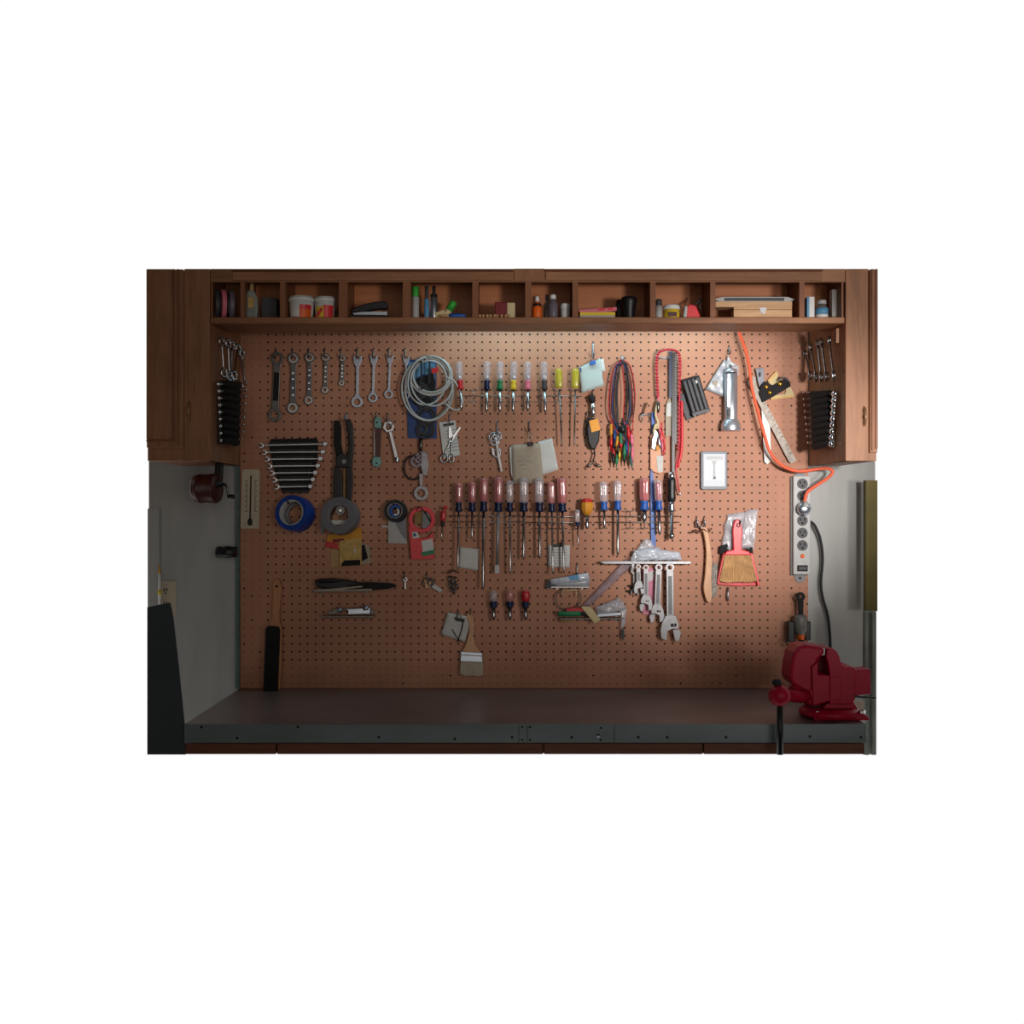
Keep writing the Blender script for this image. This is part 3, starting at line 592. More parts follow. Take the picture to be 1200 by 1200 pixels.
rack(698,797,(605,612),(707,738,755,771,787),'wire rack holding the blue collared screwdrivers')
# three short drivers in the lower row
for x,hm,core,c in ((578.5,'clear',None,'left'),(597.5,'clearred',None,'middle'),(616,'redcore',None,'right, red handled')):
    screwdriver(x,692,705,712,727,5,2.2,hm,'navy','stubby screwdriver with navy collar in the low row, %s'%c,n=10,group='stubby screwdrivers')
    hook(x,712,'small steel clip holding the %s stubby screwdriver'%c.replace(', red handled',''),L=9,up=-6)
# ================================================================ PIGEONHOLE CONTENTS
class Fc(Fr):
    """frame on the shelf floor at px, depth n: v=0 is the floor"""
    def __init__(s,px,n=112,yaw=0,rot=0):
        k=(D-n*PX)/FPX; py=600-(ZF-CZ)/k; super().__init__(px,py,n,yaw=yaw,rot=rot); s.py=py
def H(f,top): return f.py-top
# three rolls standing on edge, turned away
for x,R,mt,c,n in ((253,20,'darkgrey','dark grey, leftmost',112),(261,20,'pink','pink red, middle',110),(270,19,'purplegrey','grey violet, rightmost',108)):
    f=Fc(x,n,yaw=-68); h=18.5
    r=thing('tape_roll','roll standing on edge in the first pigeonhole, %s'%c,'roll',f,'rolls in the first pigeonhole')
    MB(f).ring(0,-h,h,8,-2.6,2.6,seg=32).build('roll_body',mt,r,bevel=.4); MB(f).ring(0,-h,9,6.5,-2.9,2.9,seg=24).build('core','lightgrey',r)
def bottle(x,top,w,body,cap,label,cat='bottle',name='bottle',n=112,neck=.45,caph=.2,band=None,sh=.72,shape=None):
    f=Fc(x,n); h=H(f,top); r=thing(name,label,cat,f)
    bh=h*(1-caph)
    MB(f).lathe((0,0,0),(0,-1,0),[(0,w*.9),(.5,w),(bh*sh,w),(bh*.9,w*(neck+.1)),(bh,w*neck)],20).build('body',body,r)
    MB(f).lathe((0,-bh+.3,0),(0,-1,0),[(0,w*(neck+.12)),(h*caph*.85,w*(neck+.1)),(h*caph,w*neck*.8)],16).build('cap',cap,r)
    if band: MB(f).lathe((0,-bh*.12,0),(0,-1,0),[(0,w*1.02),(bh*.5,w*1.02)],20).build('label',band,r)
    return r,f
f=Fc(295,114); r=thing('glass_bottle','small clear glass bottle with gold label and brown cork, second pigeonhole','bottle',f)
h=H(f,332)
MB(f).poly([(-7,0),(7,0),(7.4,-h*.3),(6.8,-h*.62),(3,-h*.8),(-3,-h*.8),(-6.8,-h*.62),(-7.4,-h*.3)],-5,5).build('body','glass',r,bevel=1.2)
MB(f).poly([(-6,-1),(6,-1),(6.4,-h*.25),(-6.4,-h*.25)],-4,4).build('contents','glassfull',r,bevel=.6)
MB(f).poly([(-3,-h*.34),(1,-h*.3),(4,-h*.36),(3.6,-h*.6),(-3,-h*.6)],5.1,5.4).build('label','label_gold',r)
MB(f).lathe((0,-h*.78,0),(0,-1,0),[(0,2.6),(h*.2,2.4),(h*.22,1.6)],12).build('cork','card',r)
MB(Fc(317,96)).box(-9,9,-29,0,-8,8).single('box','darkgrey','dark grey box standing behind the glass bottle','box',bevel=.5)
for x,w,c in ((353.5,14.5,'left one, red square on its right side'),(381,12,'right one, yellow and red label')):
    f=Fc(x,112); h=H(f,348.5 if x<360 else 349); r=thing('plastic_tub','white lidded plastic tub, %s'%c,'tub',f,'white tubs in the third pigeonhole')
    MB(f).lathe((0,0,0),(0,-1,0),[(0,w*.88),(.6,w*.9),(h*.8,w)],28).build('tub','white',r)
    MB(f).lathe((0,-h*.8,0),(0,-1,0),[(0,w*1.06),(h*.12,w*1.06),(h*.13,w*1.0),(h*.2,w*.97)],28).build('lid','white',r)
    # curved label patch
    def patch(a0,a1,v0,v1,mt,rr=1.0,nm='label'):
        vs=[];k=8
        for i in range(k+1):
            a=math.radians(a0+(a1-a0)*i/k)
            for v in (v0,v1):
                q=w*(.9+.1*(v/(h*.8)))+.25+rr; vs.append(f.P(q*math.sin(a),-v,q*math.cos(a)))
        MB().add(vs,[(2*i,2*i+2,2*i+3,2*i+1) for i in range(k)]).build(nm,mt,r)
    patch(0,62,1,h*.62,'redplastic',0); patch(2,58,2,h*.42,'orange',.12) if x<360 else patch(-50,0,1,h*.55,'yellow',.1)
    patch(-60,0,.5,h*.1,'redplastic',0)
    if x>360:
        MB(f).poly([(-10,-h*.12),(-6,-h*.12),(3,-h*.6),(-1,-h*.6)],w*.96,w*.98).build('stripe','red',r)
f=Fc(434,116); r=thing('stapler','black desk stapler lying in the fourth pigeonhole','stapler',f)
MB(f).poly([(-23,-3),(-23,-6),(22,-4),(22,-1.5),(-23,-1)],-4.5,4.5).build('base','black',r,bevel=.5)
MB(f).poly([(-21,-9.5),(20,-10),(20,-5.5),(-19,-6)],-3,3).build('magazine','satin',r,bevel=.3)
MB(f).poly([(-23,-9),(-20,-13),(-8,-18),(4,-21),(17,-22),(20.5,-20),(20.5,-18),(21,-13),(10,-12.5),(-18,-8)],-4.5,4.5).build('arm','black',r,bevel=1.2)
# fifth: markers and pens
def stick(x,top,w,parts,label,cat,name,n=112,rot=0):
    f=Fc(x,n,rot=rot); h=H(f,top) if not rot else top; r=thing(name,label,cat,f)
    for nm,a,b,k,mt in parts: MB(f).lathe((0,-h*a,0),(0,-1,0),[(0,w*k*.95),(.4,w*k),(h*(b-a)-.5,w*k),(h*(b-a),w*k*.85)],14).build(nm,mt,r)
    return r
stick(487,336,4.2,(('barrel',0,.7,1,'lightgrey'),('cap',.7,1,.92,'greencap')),'upright marker with bright green cap and pale barrel','marker','marker')
stick(500,335,3.2,(('barrel',0,.62,1,'skyblue'),('cap',.62,1,.7,'darkgrey')),'slim blue tube with dark nozzle next to the green marker','tube','glue_tube')
stick(508.5,335,4,(('barrel',0,.68,1,'satin'),('band',.68,.76,1.05,'blackmat'),('cap',.76,1,.5,'black')),'silver tube with black stem beside the slim blue tube','tube','grease_pen')
f=Fc(518,110,rot=32)
r=thing('marker','leaning marker with bright green cap and cream label','marker',f)
MB(f).lathe((0,-1,0),(0,-1,0),[(0,4),(15,4.2)],14).build('barrel','cream',r); MB(f).lathe((0,-15,0),(0,-1,0),[(0,4.4),(11,4.4),(12,3.6)],14).build('cap','greencap',r)
MB(Fc(517,116,rot=-18)).box(-5,7,-10.5,-1,-1,0).single('paper_card','cream','small cream card propped below the leaning green marker','card')
f=Fc(530,118); r=thing('small_brush','tiny brush with bright blue handle lying in the fifth pigeonhole','brush',f)
MB(f).lathe((-16,-5,0),(1,0,0),[(0,1),(5,1.8),(10,1.6),(12,2)],10).build('bristle_head','beechx',r); MB(f).lathe((-4,-5,0),(1,0,0),[(0,2),(4,2.6),(12,2.8),(18,2),(20,.8)],12).build('handle','bluebright',r)
f=Fc(592,112); r=thing('box','maroon box with pale side in the sixth pigeonhole','box',f)
h=H(f,355.5); MB(f).box(-12,2.4,-h,0,-8,8).build('box_body','maroon',r,bevel=.8); MB(f).box(2.4,11.5,-h*.97,0,-7.5,7.8).build('pale_side','cream',r,bevel=.5)
for i in range(9):
    x=563+i*4.1+random.uniform(-1,1); f=Fc(x,126); MB(f).ell((0,-1.6-2,0),(1.9,1.7,1.6),8,6).lathe((0,-2.6,0),(0,1,0),[(0,1.2),(2.6,1.6)],8).single('wooden_plug','beechx','tiny pale wooden plug lying loose before the maroon box','plug','loose wooden plugs in the sixth pigeonhole')
bottle(629.5,347,5.6,'orange','white','small orange bottle with black collar and white dropper tip',caph=.22,neck=.35,sh=.62)
r=[q for q in COL.objects if q.name.startswith('bottle')][-1]; f=Fc(629.5,112)
MB(f).lathe((0,-17,0),(0,-1,0),[(0,4.6),(3,4.6),(3.2,4)],16).build('collar','black',r)
bottle(641,345,3.6,'glassfull','darkgrey','narrow dark bottle behind the grey white-capped bottle',n=104,sh=.8)
bottle(648,345,6,'purplegrey','white','translucent grey bottle with a white cap in the seventh pigeonhole',neck=.5,sh=.78,caph=.18)
bottle(662.5,355.5,5.4,'white','white','short white jar with white screw lid in the seventh pigeonhole','jar','jar',neck=.95,sh=.9,caph=.26)
# eighth: stack of flat packs and black pot
f=Fc(700,112)
MB(f).box(-21,20,-5,0,-9,9).single('flat_box','lightgrey','white and grey flat pack at the bottom of the small stack','box',bevel=.3)
MB(f).box(-21,20,-9,-5,-9,9).single('flat_box','yellow','yellow flat pack in the middle of the small stack','box',bevel=.3)
r=thing('flat_box','pink and white flat pack on top of the small stack','box',f)
MB(f).poly([(-22,-11.5),(22,-15),(22,-11),(10,-9.2),(-22,-9.2)],-8,8).build('carton','pink',r,bevel=.3); MB(f).poly([(0,-12.6),(8,-14),(9,-11.4),(1,-10.6)],8,8.2).poly([(11,-13.6),(18,-14.4),(18,-11.8),(12,-11.4)],8,8.2).build('red_print','redplastic',r)
f=Fc(737,112); h=H(f,348.5); r=thing('black_pot','black tapered pot beside the flat packs','pot',f)
MB(f).lathe((0,0,0),(0,-1,0),[(0,6),(1,6.4),(h*.5,7.6),(h*.8,9.4),(h*.93,9.6),(h,8.2)],24).build('pot_body','black',r)
f=Fc(728,102); MB(f).lathe((0,0,0),(0,-1,0),[(0,6),(h*.6,6.6),(h*.9,6.2),(h*.96,5)],20).single('black_bottle','blackmat','matt black rounded bottle behind the tapered pot','bottle')
# ninth
bottle(772,350.5,4.2,'lightgrey','darkgrey','narrow grey bottle with dark cap in the ninth pigeonhole',caph=.28,neck=.8,sh=.9)
f=Fc(787,112); h=H(f,358); r=thing('jar','yellow labelled round jar with white lid','jar',f)
MB(f).lathe((0,0,0),(0,-1,0),[(0,8.6),(.6,9.2),(h*.7,9.2)],24).build('jar_body','yellow',r); MB(f).lathe((0,-h*.7,0),(0,-1,0),[(0,9.6),(h*.24,9.6),(h*.3,8.4)],24).build('lid','white',r)
MB(f).box(-5,5,-h*.5,-h*.2,8.9,9.4).build('label_print','brownbox',r)
f=Fc(810,112,rot=0); r=thing('tape_measure','red tape measure with grey side leaning in the ninth pigeonhole','tape measure',f)
MB(f).poly([(-6,-1),(9,0),(9.5,-6),(5,-17),(-2,-19),(-7,-15)],-4,5).build('case','redplastic',r,bevel=1)
MB(f).poly([(-10,-4),(-6,-2),(-5,-16),(-8,-17)],-4,5.4).build('side_plate','lightgrey',r,bevel=.5); MB(f).tube([(1,-18,0),(7,-21,0),(12,-26,0),(9,-17,1),(13,-14,0)],1.1,6,smooth=3).build('wrist_strap','black',r)
# tenth: box, board, level
f=Fc(892,112); r=thing('wooden_box','pale wooden box with small metal latch','box',f)
h=H(f,361.5); MB(f).box(-34,34,-h*.8,0,-9,9).build('box_body','beechx',r,bevel=.4); MB(f).box(-34,34,-h,-h*.82,-9,9).build('lid','beechx',r,bevel=.4)
MB(f).poly([(-4,-h*.95),(4,-h*.95),(4,-h*.82),(1.5,-h*.45),(-1.5,-h*.45),(-4,-h*.82)],9,9.8).lathe((0,-h*.5,9.8),(0,0,1),[(0,1.2),(1.2,1)],8).build('latch','steel',r)
MB(f).box(-34,34,-h*.82,-h*.8,-8.6,8.8).build('seam','ink',r)
MB(f).box(-55,34,-h-6.5,-h,-9,9).single('wood_board','beechx','long pale wooden board lying across the wooden box','board')
r=thing('spirit_level','grey pointed spirit level on top of the pale board','level',f)
MB(f).poly([(-57,-h-10),(-46,-h-13),(30,-h-13),(38,-h-10.5),(37,-h-8.5),(31,-h-7),(-46,-h-6.6)],-4,4).build('level_body','lightgrey',r,bevel=.5)
MB(f).box(-44,26,-h-11.6,-h-8.2,4,4.3).build('dark_inset','darkgrey',r)
# eleventh
f=Fc(949,112); h=H(f,349); r=thing('box','narrow upright box with blue edge in the last pigeonhole','box',f)
MB(f).box(-2.5,3.6,-h,0,-7,7).build('carton','white',r,bevel=.2); MB(f).box(-5,-2.5,-h,0,-7,6.6).build('blue_edge','skyblue',r,bevel=.2)
f=Fc(963,112); h=H(f,352); r=thing('glass_bottle','small glass bottle with blue and white label, last pigeonhole','bottle',f)
MB(f).lathe((0,0,0),(0,-1,0),[(0,6.6),(1,7.2),(h*.6,7.2),(h*.74,4.6),(h*.8,4.4)],24).build('body','glassfull',r)
MB(f).lathe((0,-h*.3,0),(0,-1,0),[(0,7.4),(h*.3,7.4)],24).build('blue_label','skyblue',r); MB(f).lathe((0,-h*.12,0),(0,-1,0),[(0,7.4),(h*.18,7.4)],24).build('white_label','white',r)
MB(f).lathe((0,-h*.8,0),(0,-1,0),[(0,5.2),(h*.17,5.2),(h*.2,4.6)],20).build('cap','lightgrey',r)
MB(Fc(979.5,106)).box(-6,6,-37,0,-6,6).single('box','white','tall plain white box at the right end of the pigeonholes','box',bevel=.4)
MB(Fc(944.5,120)).lathe((0,-42,0),(0,-1,0),[(0,1),(2,1.8),(4,1.2)],10).single('metal_stud','chrome','tiny metal knob on the divider of the last pigeonhole','stud')
# ================================================================ SIDE-PANEL WRENCH RACKS
def side_rack(side):
    L=side<0
    wd='left' if L else 'right'
    def S(t,py,o):  # t 0..1 from cabinet front to board, py measured at that depth, o px off the panel
        n=NF*(1-t)*.98+2; k=(D-n*PX)/FPX
        x=wx(246,NF)+ (wx(281,0)-wx(246,NF))*t if L else wx(991,NF)+(wx(948,0)-wx(991,NF))*t
        x+= (o if L else -o)*PX
        return Vector((x,-n*PX,CZ+(600-py)*k))
    q0=S(.5,480,0)
    y0,y1=(446,520) if L else (458,524)
    ta,tb=(.22,.86) if L else (.27,.84)
    r=thing('wrench_holder','black plastic wrench holder on the inner side of the %s cabinet'%wd,'holder',q0)
    a=[S(ta,y0,.5),S(tb,y0,.5),S(tb,y1,.5),S(ta,y1,.5)]; b=[S(ta,y0,4),S(tb,y0,4),S(tb,y1,4),S(ta,y1,4)]
    MB().add(a+b,[(0,1,2,3),(7,6,5,4),(0,4,5,1),(1,5,6,2),(2,6,7,3),(3,7,4,0)]).build('back_plate','black',r)
    N_=9
    for i in range(N_):
        y=y0+(y1-y0)*(i+.5)/N_
        # curved rubber grip over each wrench
        pts=crom([S(ta,y-1,5),S(ta+(tb-ta)*.25,y+.5,8),S(ta+(tb-ta)*.55,y+2.5,9),S(ta+(tb-.012*i-ta)*.8,y+1.5,7),S(tb-.018*i,y,4)],4)
        MB().wtube(pts,[.0085+.004*math.sin(PI*j/(len(pts)-1)) for j in range(len(pts))],9).build('grip','ink',r)
    for i in range(N_):
        y=y0+(y1-y0)*(i+.5)/N_-1
        sh=i*.012; p=S(ta-.1+sh,y+1,4.5); q=S(tb+.14-sh*1.6,y-.5,8)
        rr=thing('wrench','steel wrench lying across the %s black wrench holder, %s from the top'%(wd,('topmost','second','third','fourth','fifth','sixth','seventh','eighth','ninth')[i]),'wrench',p,'wrenches in the %s side holder'%wd)
        d=(q-p).normalized()
        MB().wtube([p+d*.012,q-d*.012],.0042,8).build('shank','steel',rr)
        for e,nm,k in ((p,'jaw',(.0095 if L else .0135)-i*.0003),(q,'ring_end',(.0085 if L else .0065)-i*.0002)):
            f_=Fr(600,600,0); f_.o=e; f_.R=Matrix.Identity(3); f_.k=1
            MB(f_).ell((0,0,0),(k*.7,k*.85,k),14,9).build(nm,'chrome',rr)
    # five longer wrenches hanging above
    if L: tops=[(.22,400),(.40,402),(.56,405),(.75,408),(.93,414)]; bots=[(.26,437),(.42,441),(.50,444),(.58,440),(1.02,452)]
    else: tops=[(.30,399),(.5,401),(.62,403),(.80,407),(1.0,415)]; bots=[(.16,440),(.33,441),(.5,442),(.62,442),(.82,440)]
    for i,(a_,b_) in enumerate(zip(tops,bots)):
        p=S(a_[0],a_[1],5+i%2); q=S(b_[0],b_[1],6+i%2)
        rr=thing('wrench','slim steel wrench hanging above the %s side holder, %s from the front'%(wd,('first','second','third','fourth','fifth')[i]),'wrench',p,'wrenches hanging inside the %s cabinet side'%wd)
        d=(q-p).normalized(); MB().wtube([p+d*.008,p+d*.02,q-d*.02,q-d*.008],[.005,.0032,.0032,.005],8).build('shank','steel',rr)
        for e,nm,k in ((p,'ring_end',.011),(q,'jaw',.012)):
            pts=[e+Vector((0,0,1))*math.sin(2*PI*j/14)*k+Vector((.6,.8,0))*math.cos(2*PI*j/14)*k*(.8) for j in range(14)]
            MB().wtube(pts,.0036,7,closed=True).build(nm,'steel',rr)
side_rack(-1); side_rack(1)
# ================================================================ REMAINING ITEMS ON THE BOARD
# ---- coiled white cable over a blister card
f=A(494,468,3); r=thing('blister_card','blue backed blister card of black fittings behind the coiled white cable','card',f)
MB(f).poly([(476,425),(480,421),(511,423),(512,514),(478,513.5),(476.5,470)],-2,-1).build('backing_card','blue',r)
MB(f).poly([(478,424),(510,425),(510,445),(496,438),(479,448)],-1,-.5).build('header_print','skyblue',r)
MB(f).poly([(482,447),(508,436),(511,455),(508,478),(486,474),(480,462)],-1,3).build('black_fitting','blackmat',r,bevel=1.5)
for i,(x,y,R) in enumerate(((499,470,10),(492,458,9),(500,489,11),(499,504,10),(495,503,6))):
    MB(f).tube(arc(x,y,R,0,360,24,n=2+i*.5)[:-1],1.2,7,closed=True).tube(arc(x+.5,y,R*.68,0,360,20,n=2.6+i*.4)[:-1],1.0,7,closed=True).build('coil','darkgrey',r)
MB(f).ring(505,455,6,3.2,0,2).build('washer','lightgrey',r)
f=A(505,455,7); r=thing('coiled_cable','white coiled cable hanging in loose loops over the blue card','cable',f)
random.seed(3)
P=[]
turns=[(507,440,23,21),(505,442,25,24),(504,441,18,17),(502,455,26,36),(503,456,28,38),(501,457,31,36),(506,440,20,19)]
for k,(cx,cy,a,b) in enumerate(turns):
    for j in range(14):
        t=2*PI*j/14; nx=turns[(k+1)%len(turns)]; w_=j/14
        A_=[(1-w_)*p+w_*q for p,q in zip((cx,cy,a,b),nx)]
        P.append((A_[0]+A_[2]*math.cos(t-1.57),A_[1]+A_[3]*math.sin(t-1.57),3+2.2*math.sin(t+k)+(k%3)*1.2))
MB(f).tube(P,1.15,8,smooth=3).build('loops','lightgrey',r)
MB(f).tube([(524,443,5),(532,447,6),(539,458,6),(542,470,5),(540,479,5),(533,481,5),(526,477,4),(522,473,4)],1.15,8,smooth=5).build('free_end','lightgrey',r)
MB(f).box(493.5,495.5,424,458,7.5,8.3).build('cable_tie','black',r); MB(f).box(503,505,424,450,7.5,8.3).build('cable_tie','black',r)
MB(f).poly([(506,433),(514,431),(514,437),(507,439)],7,8).build('red_plug','red',r)
hook(499,424,'steel hook carrying the coiled white cable',L=13,up=6)
# ---- paper note with blue clip
def note(corners,n,mt,label,name='paper_note',cat='note',parts=(),amp=.8,group=None,ragged=0):
    cx=sum(c[0] for c in corners)/4; cy=sum(c[1] for c in corners)/4; f=A(cx,cy,n); r=thing(name,label,cat,f,group)
    MB(f).sheet(corners,0,amp=amp,seg=8,freq=.06,ragged=ragged).build('sheet',mt,r); return r,f
r,f=note([(679,430),(703,420),(708,452),(682,461)],6,'greenpaper','pale grey green note held by a blue clip below the upper hook',ragged=.6)
MB(f).sheet([(690,425),(707,420),(710,435),(694,438)],-1.6,amp=.5,seg=4).build('rear_sheet','paper',r)
MB(f).poly([(690.5,424.5),(697,422),(698,427),(692,429)],1.5,4).build('clip','bluebright',r,bevel=.4); MB(f).tube([(692,424,3),(695,418,3),(697,422,3)],.4,6).build('clip_handle','wire',r)
MB(f).box(679.5,681,431,436,1.2,2).build('blue_edge','blue',r)
hook(695,417,'long white tipped hook above the grey green note',L=12,up=14,mat_='satin',w=1)
# ---- black connector with orange tag
f=A(695,505,8); r=thing('test_lead','black cable end with orange label hanging below the grey green note','test lead',f)
MB(f).lathe((694,463,0),(0,1,0),[(0,2),(2,3.8),(7,3.8),(9,2.6)],14).build('ferrule','blackmat',r)
MB(f).lathe((694.5,471,0),(.05,1,0),[(0,2.4),(12,2.6),(18,2)],14).build('clear_sleeve','chrome',r)
MB(f).poly([(690.5,489),(700.5,491.5),(703,503),(702,517),(697,527.5),(692,526),(688.5,518),(687,503)],-3,3.4).build('black_body','black',r,bevel=1.6)
MB(f).poly([(690,493.5),(700,491),(703.5,504),(693,507)],3.5,4.2).build('orange_tag','ochre' if 0 else 'orangetag',r) if 'orangetag' in M else None
MB(f).tube([(691,482,-1),(688,495,-1),(687,510,-1)],1,6,smooth=4).tube([(696,526,0),(697,533,0),(695,540,0)],.9,6,smooth=4).build('lead_wire','black',r)
for a,b in (((695,540),(688,548)),((696,540),(705,547))):
    MB(f).tube([(a[0],a[1],0),((a[0]+b[0])/2,(a[1]+b[1])/2+1.5,0),(b[0],b[1],0)],[.8,1.4,.6],6,smooth=3).build('clip_jaw','steel_dark',r)
hook(694,463,'small hook behind the black lead with the orange label',L=8,up=4)
# ---- loops of test leads with crocodile clips
random.seed(11)
cols=['red','green','yellow','black','red','teal','black','ochre','red','green','blue','pink']
for i in range(12):
    xa=729+random.uniform(-4,3); wl=random.uniform(6,15); wr=random.uniform(4,14); n=6+i*.35
    cx=719+ (i%6)*4.2+random.uniform(-1,1); yb=random.uniform(522,550); cx2=716+((i*5)%7)*4.2
    mt=cols[i]; wm=mt if mt not in('yellow','ochre') else 'lead'
    f=A(xa,480,n); nm={'red':'red','green':'green','yellow':'yellow','black':'black','teal':'teal','ochre':'orange','blue':'blue','pink':'pink'}[mt]
    r=thing('test_lead','thin looped test lead with crocodile clips in the hanging wire bundle','test lead',f,'test leads in the hanging wire bundle')
    MB(f).tube([(cx,yb-12,0),(xa-wl*.9,490,0),(xa-wl,460,0),(xa-wl*.6,432,0),(xa,422+i*.4,1),(xa+wr*.6,432,1),(xa+wr,462,0),(xa+wr*.8,492,0),(cx2,yb-26,0)],.55,6,smooth=6).build('wire','lead' if i%2 else wm,r)
    for x,y in ((cx,yb),(cx2,yb-14)):
        c,L=line(x+random.uniform(-2,2),y-13,x,y+random.uniform(3,8),n+1)
        q=MB(c).lathe((0,0,0),(0,1,0),[(0,.8),(2,1.7),(L*.55,2),(L*.7,1.5),(L*.72,.9),(L,.5)],8).build('crocodile_clip',mt,r)
hook(729,424,'double hook carrying the hanging wire bundle',L=14,up=6,mat_='satin',w=1)
f=Fr(729.5,503,13); MB(f).ell((0,0,0),(4,5,3.5)).lathe((0,-4,0),(0,-1,0),[(0,1.6),(9,1.2)],10).single('probe_knob','black','glossy black round probe head in the middle of the hanging wire bundle','probe')
# ---- bead strings and hanging bits on the bar hook
f=A(783,490,8); r=thing('beaded_cord','long red beaded cord looped over the bar hook, tail hanging low right','cord',f)
path=crom([(771,466,0),(770,445,0),(769.5,428,0),(771,415,1),(777,411,3),(785,410,3),(793,412,2),(796.5,420,1),(796.5,445,0),(796,475,0),(796,505,0),(795,530,0),(792,548,0),(794,565,0),(796,576,-1)],12)
MB(f).tube(path,1.1,7).build('cord','bead',r)
MB(f).tube([(799,470,-1),(799.5,500,-1),(798.5,530,-1),(794,548,-1)],1.6,7,smooth=4).build('lower_strand','redplastic',r)
acc=0;last=None;m=MB(f);cnt=0
for i in range(len(path)-1):
    p=Vector(path[i]);q=Vector(path[i+1]);d=(q-p).length;acc+=d
    if acc>3.0 and p.y<530:
        acc=0; m.ell((p.x,p.y,p.z),(2.2,1.35,2.2),8,5)
m.build('beads','bead',r)
MB(f).ell((797,578.5,-1),(1.2,2.2,1.2),8,6).build('end_bead','alu',r)
f=A(789,470,6); r=thing('zip_strip','long dark toothed strip hanging beside the red beaded cord','strip',f)
MB(f).box(787.5,792.8,413,520,-.6,.6).box(787.5,790.5,520,575,-.6,.6).build('tape','lead',r)
for i in range(38): MB(f).box(790.6,792.8,415+i*2.75,416.1+i*2.75,.6,1.5).build('tooth','grey',r)
MB(A(786,440,5)).box(784,787.6,412,466,-.7,.7).single('strap','navy','narrow dark blue strap left of the toothed strip','strap')
f=A(783,490,3); r=thing('paper_tag','olive grey card tucked behind the dark toothed strip','card',f)
MB(f).poly([(780,478),(782,470),(785,466),(791,472),(791,511),(780,511)],-.3,.3).build('card','beige',r); MB(f).poly([(782,473),(788,471),(788,488),(781,488)],.4,.8).build('white_label','paper',r)
f=A(777,419,6); MB(f).tube([(771,420,-6),(771,420,2),(784,420,2),(784,420,-6)],1.1,8).single('bar_hook','satin','white bar hook near the top of the red beaded cord','hook')
# left strand: tags
f=A(770,480,8); r=thing('trinket_cord','thin red and cream cord with small metal tools, left of toothed strip','cord',f)
MB(f).tube([(771,462,0),(772,472,0),(771,480,0),(769,488,0),(772,500,0),(775,512,0),(777,530,0)],1.2,7,smooth=5).build('red_cord','pink',r)
MB(f).tube([(770,474,1),(768,486,1),(771,496,1),(766,504,1),(768,512,1)],1.3,7,smooth=5).build('cream_cord','cream',r)
MB(f).lathe((771,470,1),(0,1,0),[(0,1),(3,2.2),(9,2.2),(14,1)],8).build('metal_clasp','steel_dark',r)
MB(f).ring(769,500,3,1.6,1.5,3,seg=16).build('split_ring','cream',r)
MB(f).poly([(768,503),(770.5,508),(767,527),(763.5,525),(764,515)],2,3.2).build('nail_clipper','chrome',r,bevel=.3)
MB(f).lathe((770,508,3),(.2,1,0),[(0,1),(8,1.6),(14,2),(18,1)],8).build('lever','alu',r)
MB(f).poly([(768,523),(772,522),(772.5,528),(769,528)],3,4).build('yellow_tip','ochre',r)
for a,b in (((774,500),(779,528)),((777,515),(777,534)),((775,495),(772,520))): MB(f).tube([(a[0],a[1],2),((a[0]+b[0])/2+1.5,(a[1]+b[1])/2,2),(b[0],b[1],2)],.9,6,smooth=3).build('red_tassel','redplastic',r)
f=A(769,528,4); r=thing('wooden_tag','pale orange wooden tag hanging above the red and white screwdriver','tag',f)
MB(f).poly([(762,512),(764,508),(769,507),(773,512),(775,527),(777,531),(777,550),(774,555.5),(766,553),(762,549)],-1,1).build('tag','tagwood',r,bevel=.4)
MB(f).poly([(769,535),(777,533),(776.5,553),(771,553.5)],1.1,1.5).build('cream_patch','paper',r)
f=A(766,560,3); r=thing('strap','long bright blue strap hanging behind the bar hook down to the bags','strap',f)
MB(f).poly([(763.5,483),(768,483),(767,505),(763.5,507)],-.6,.6).poly([(762,555),(765.5,555),(768,600),(768.5,640),(763,642),(762.5,600)],-.6,.6).poly([(763.5,507),(765,507),(765,556),(762.5,556)],-.8,-.2).build('webbing','bluebright',r)
MB(A(760,485,5)).tube([(762,492,-5),(762,486,2),(752,486,2),(752,493,3)],.9,7).single('bar_hook','satin','short white bar hook above the blue strap','hook')
MB(A(756,476,4)).tube([(753,489,-3),(755,480,1),(758,472,1)],.9,6,smooth=3).single('twig_peg','rust','small brown bent peg left of the red beaded cord','peg')
# ---- black battery holder, silver sleeve, flashlight
f=Fr(815,464,6,rot=-17); r=thing('battery_holder','black ribbed plastic battery holder hanging tilted beside red beaded cord','battery holder',f)
MB(f).box(-11,10.5,-22,22,-2,4).build('tray','blackmat',r,bevel=.8)
for i in range(4): MB(f).box(-10+i*5.2,-6.4+i*5.2,-20,18,4,5.4).build('cell_slot','darkgrey',r,bevel=.5)
MB(f).box(-11,10.5,18,22.5,-2,6).build('end_rail','black',r,bevel=.4)
for x in (-8,-3,3,8): MB(f).lathe((x,22,3),(0,1,0),[(0,1.4),(1.6,1)],8).build('contact','chrome',r)
MB(f).box(4,6,-17,-13.5,5.4,5.8).build('white_mark','paper',r)
f=Fr(811,474,2.5,rot=-22); MB(f).box(-13,8,-16,15,-1.6,1.4).single('backing_tray','darkgrey','grey tray edge showing behind the black battery holder','tray',bevel=.5)
f=A(848,440,5); r=thing('sanding_sheet','crumpled silver plastic sleeve hanging behind the flashlight','sleeve',f)
MB(f).sheet([(849,421),(859,431),(848,465),(827,456)],-2,amp=1.5,seg=10,freq=.15).build('sleeve','bagsilver',r)
MB(f).sheet([(853,415),(857,424),(864,428),(850,432)],-1,amp=.8,seg=6,freq=.2).build('folded_top','bagsilver',r)
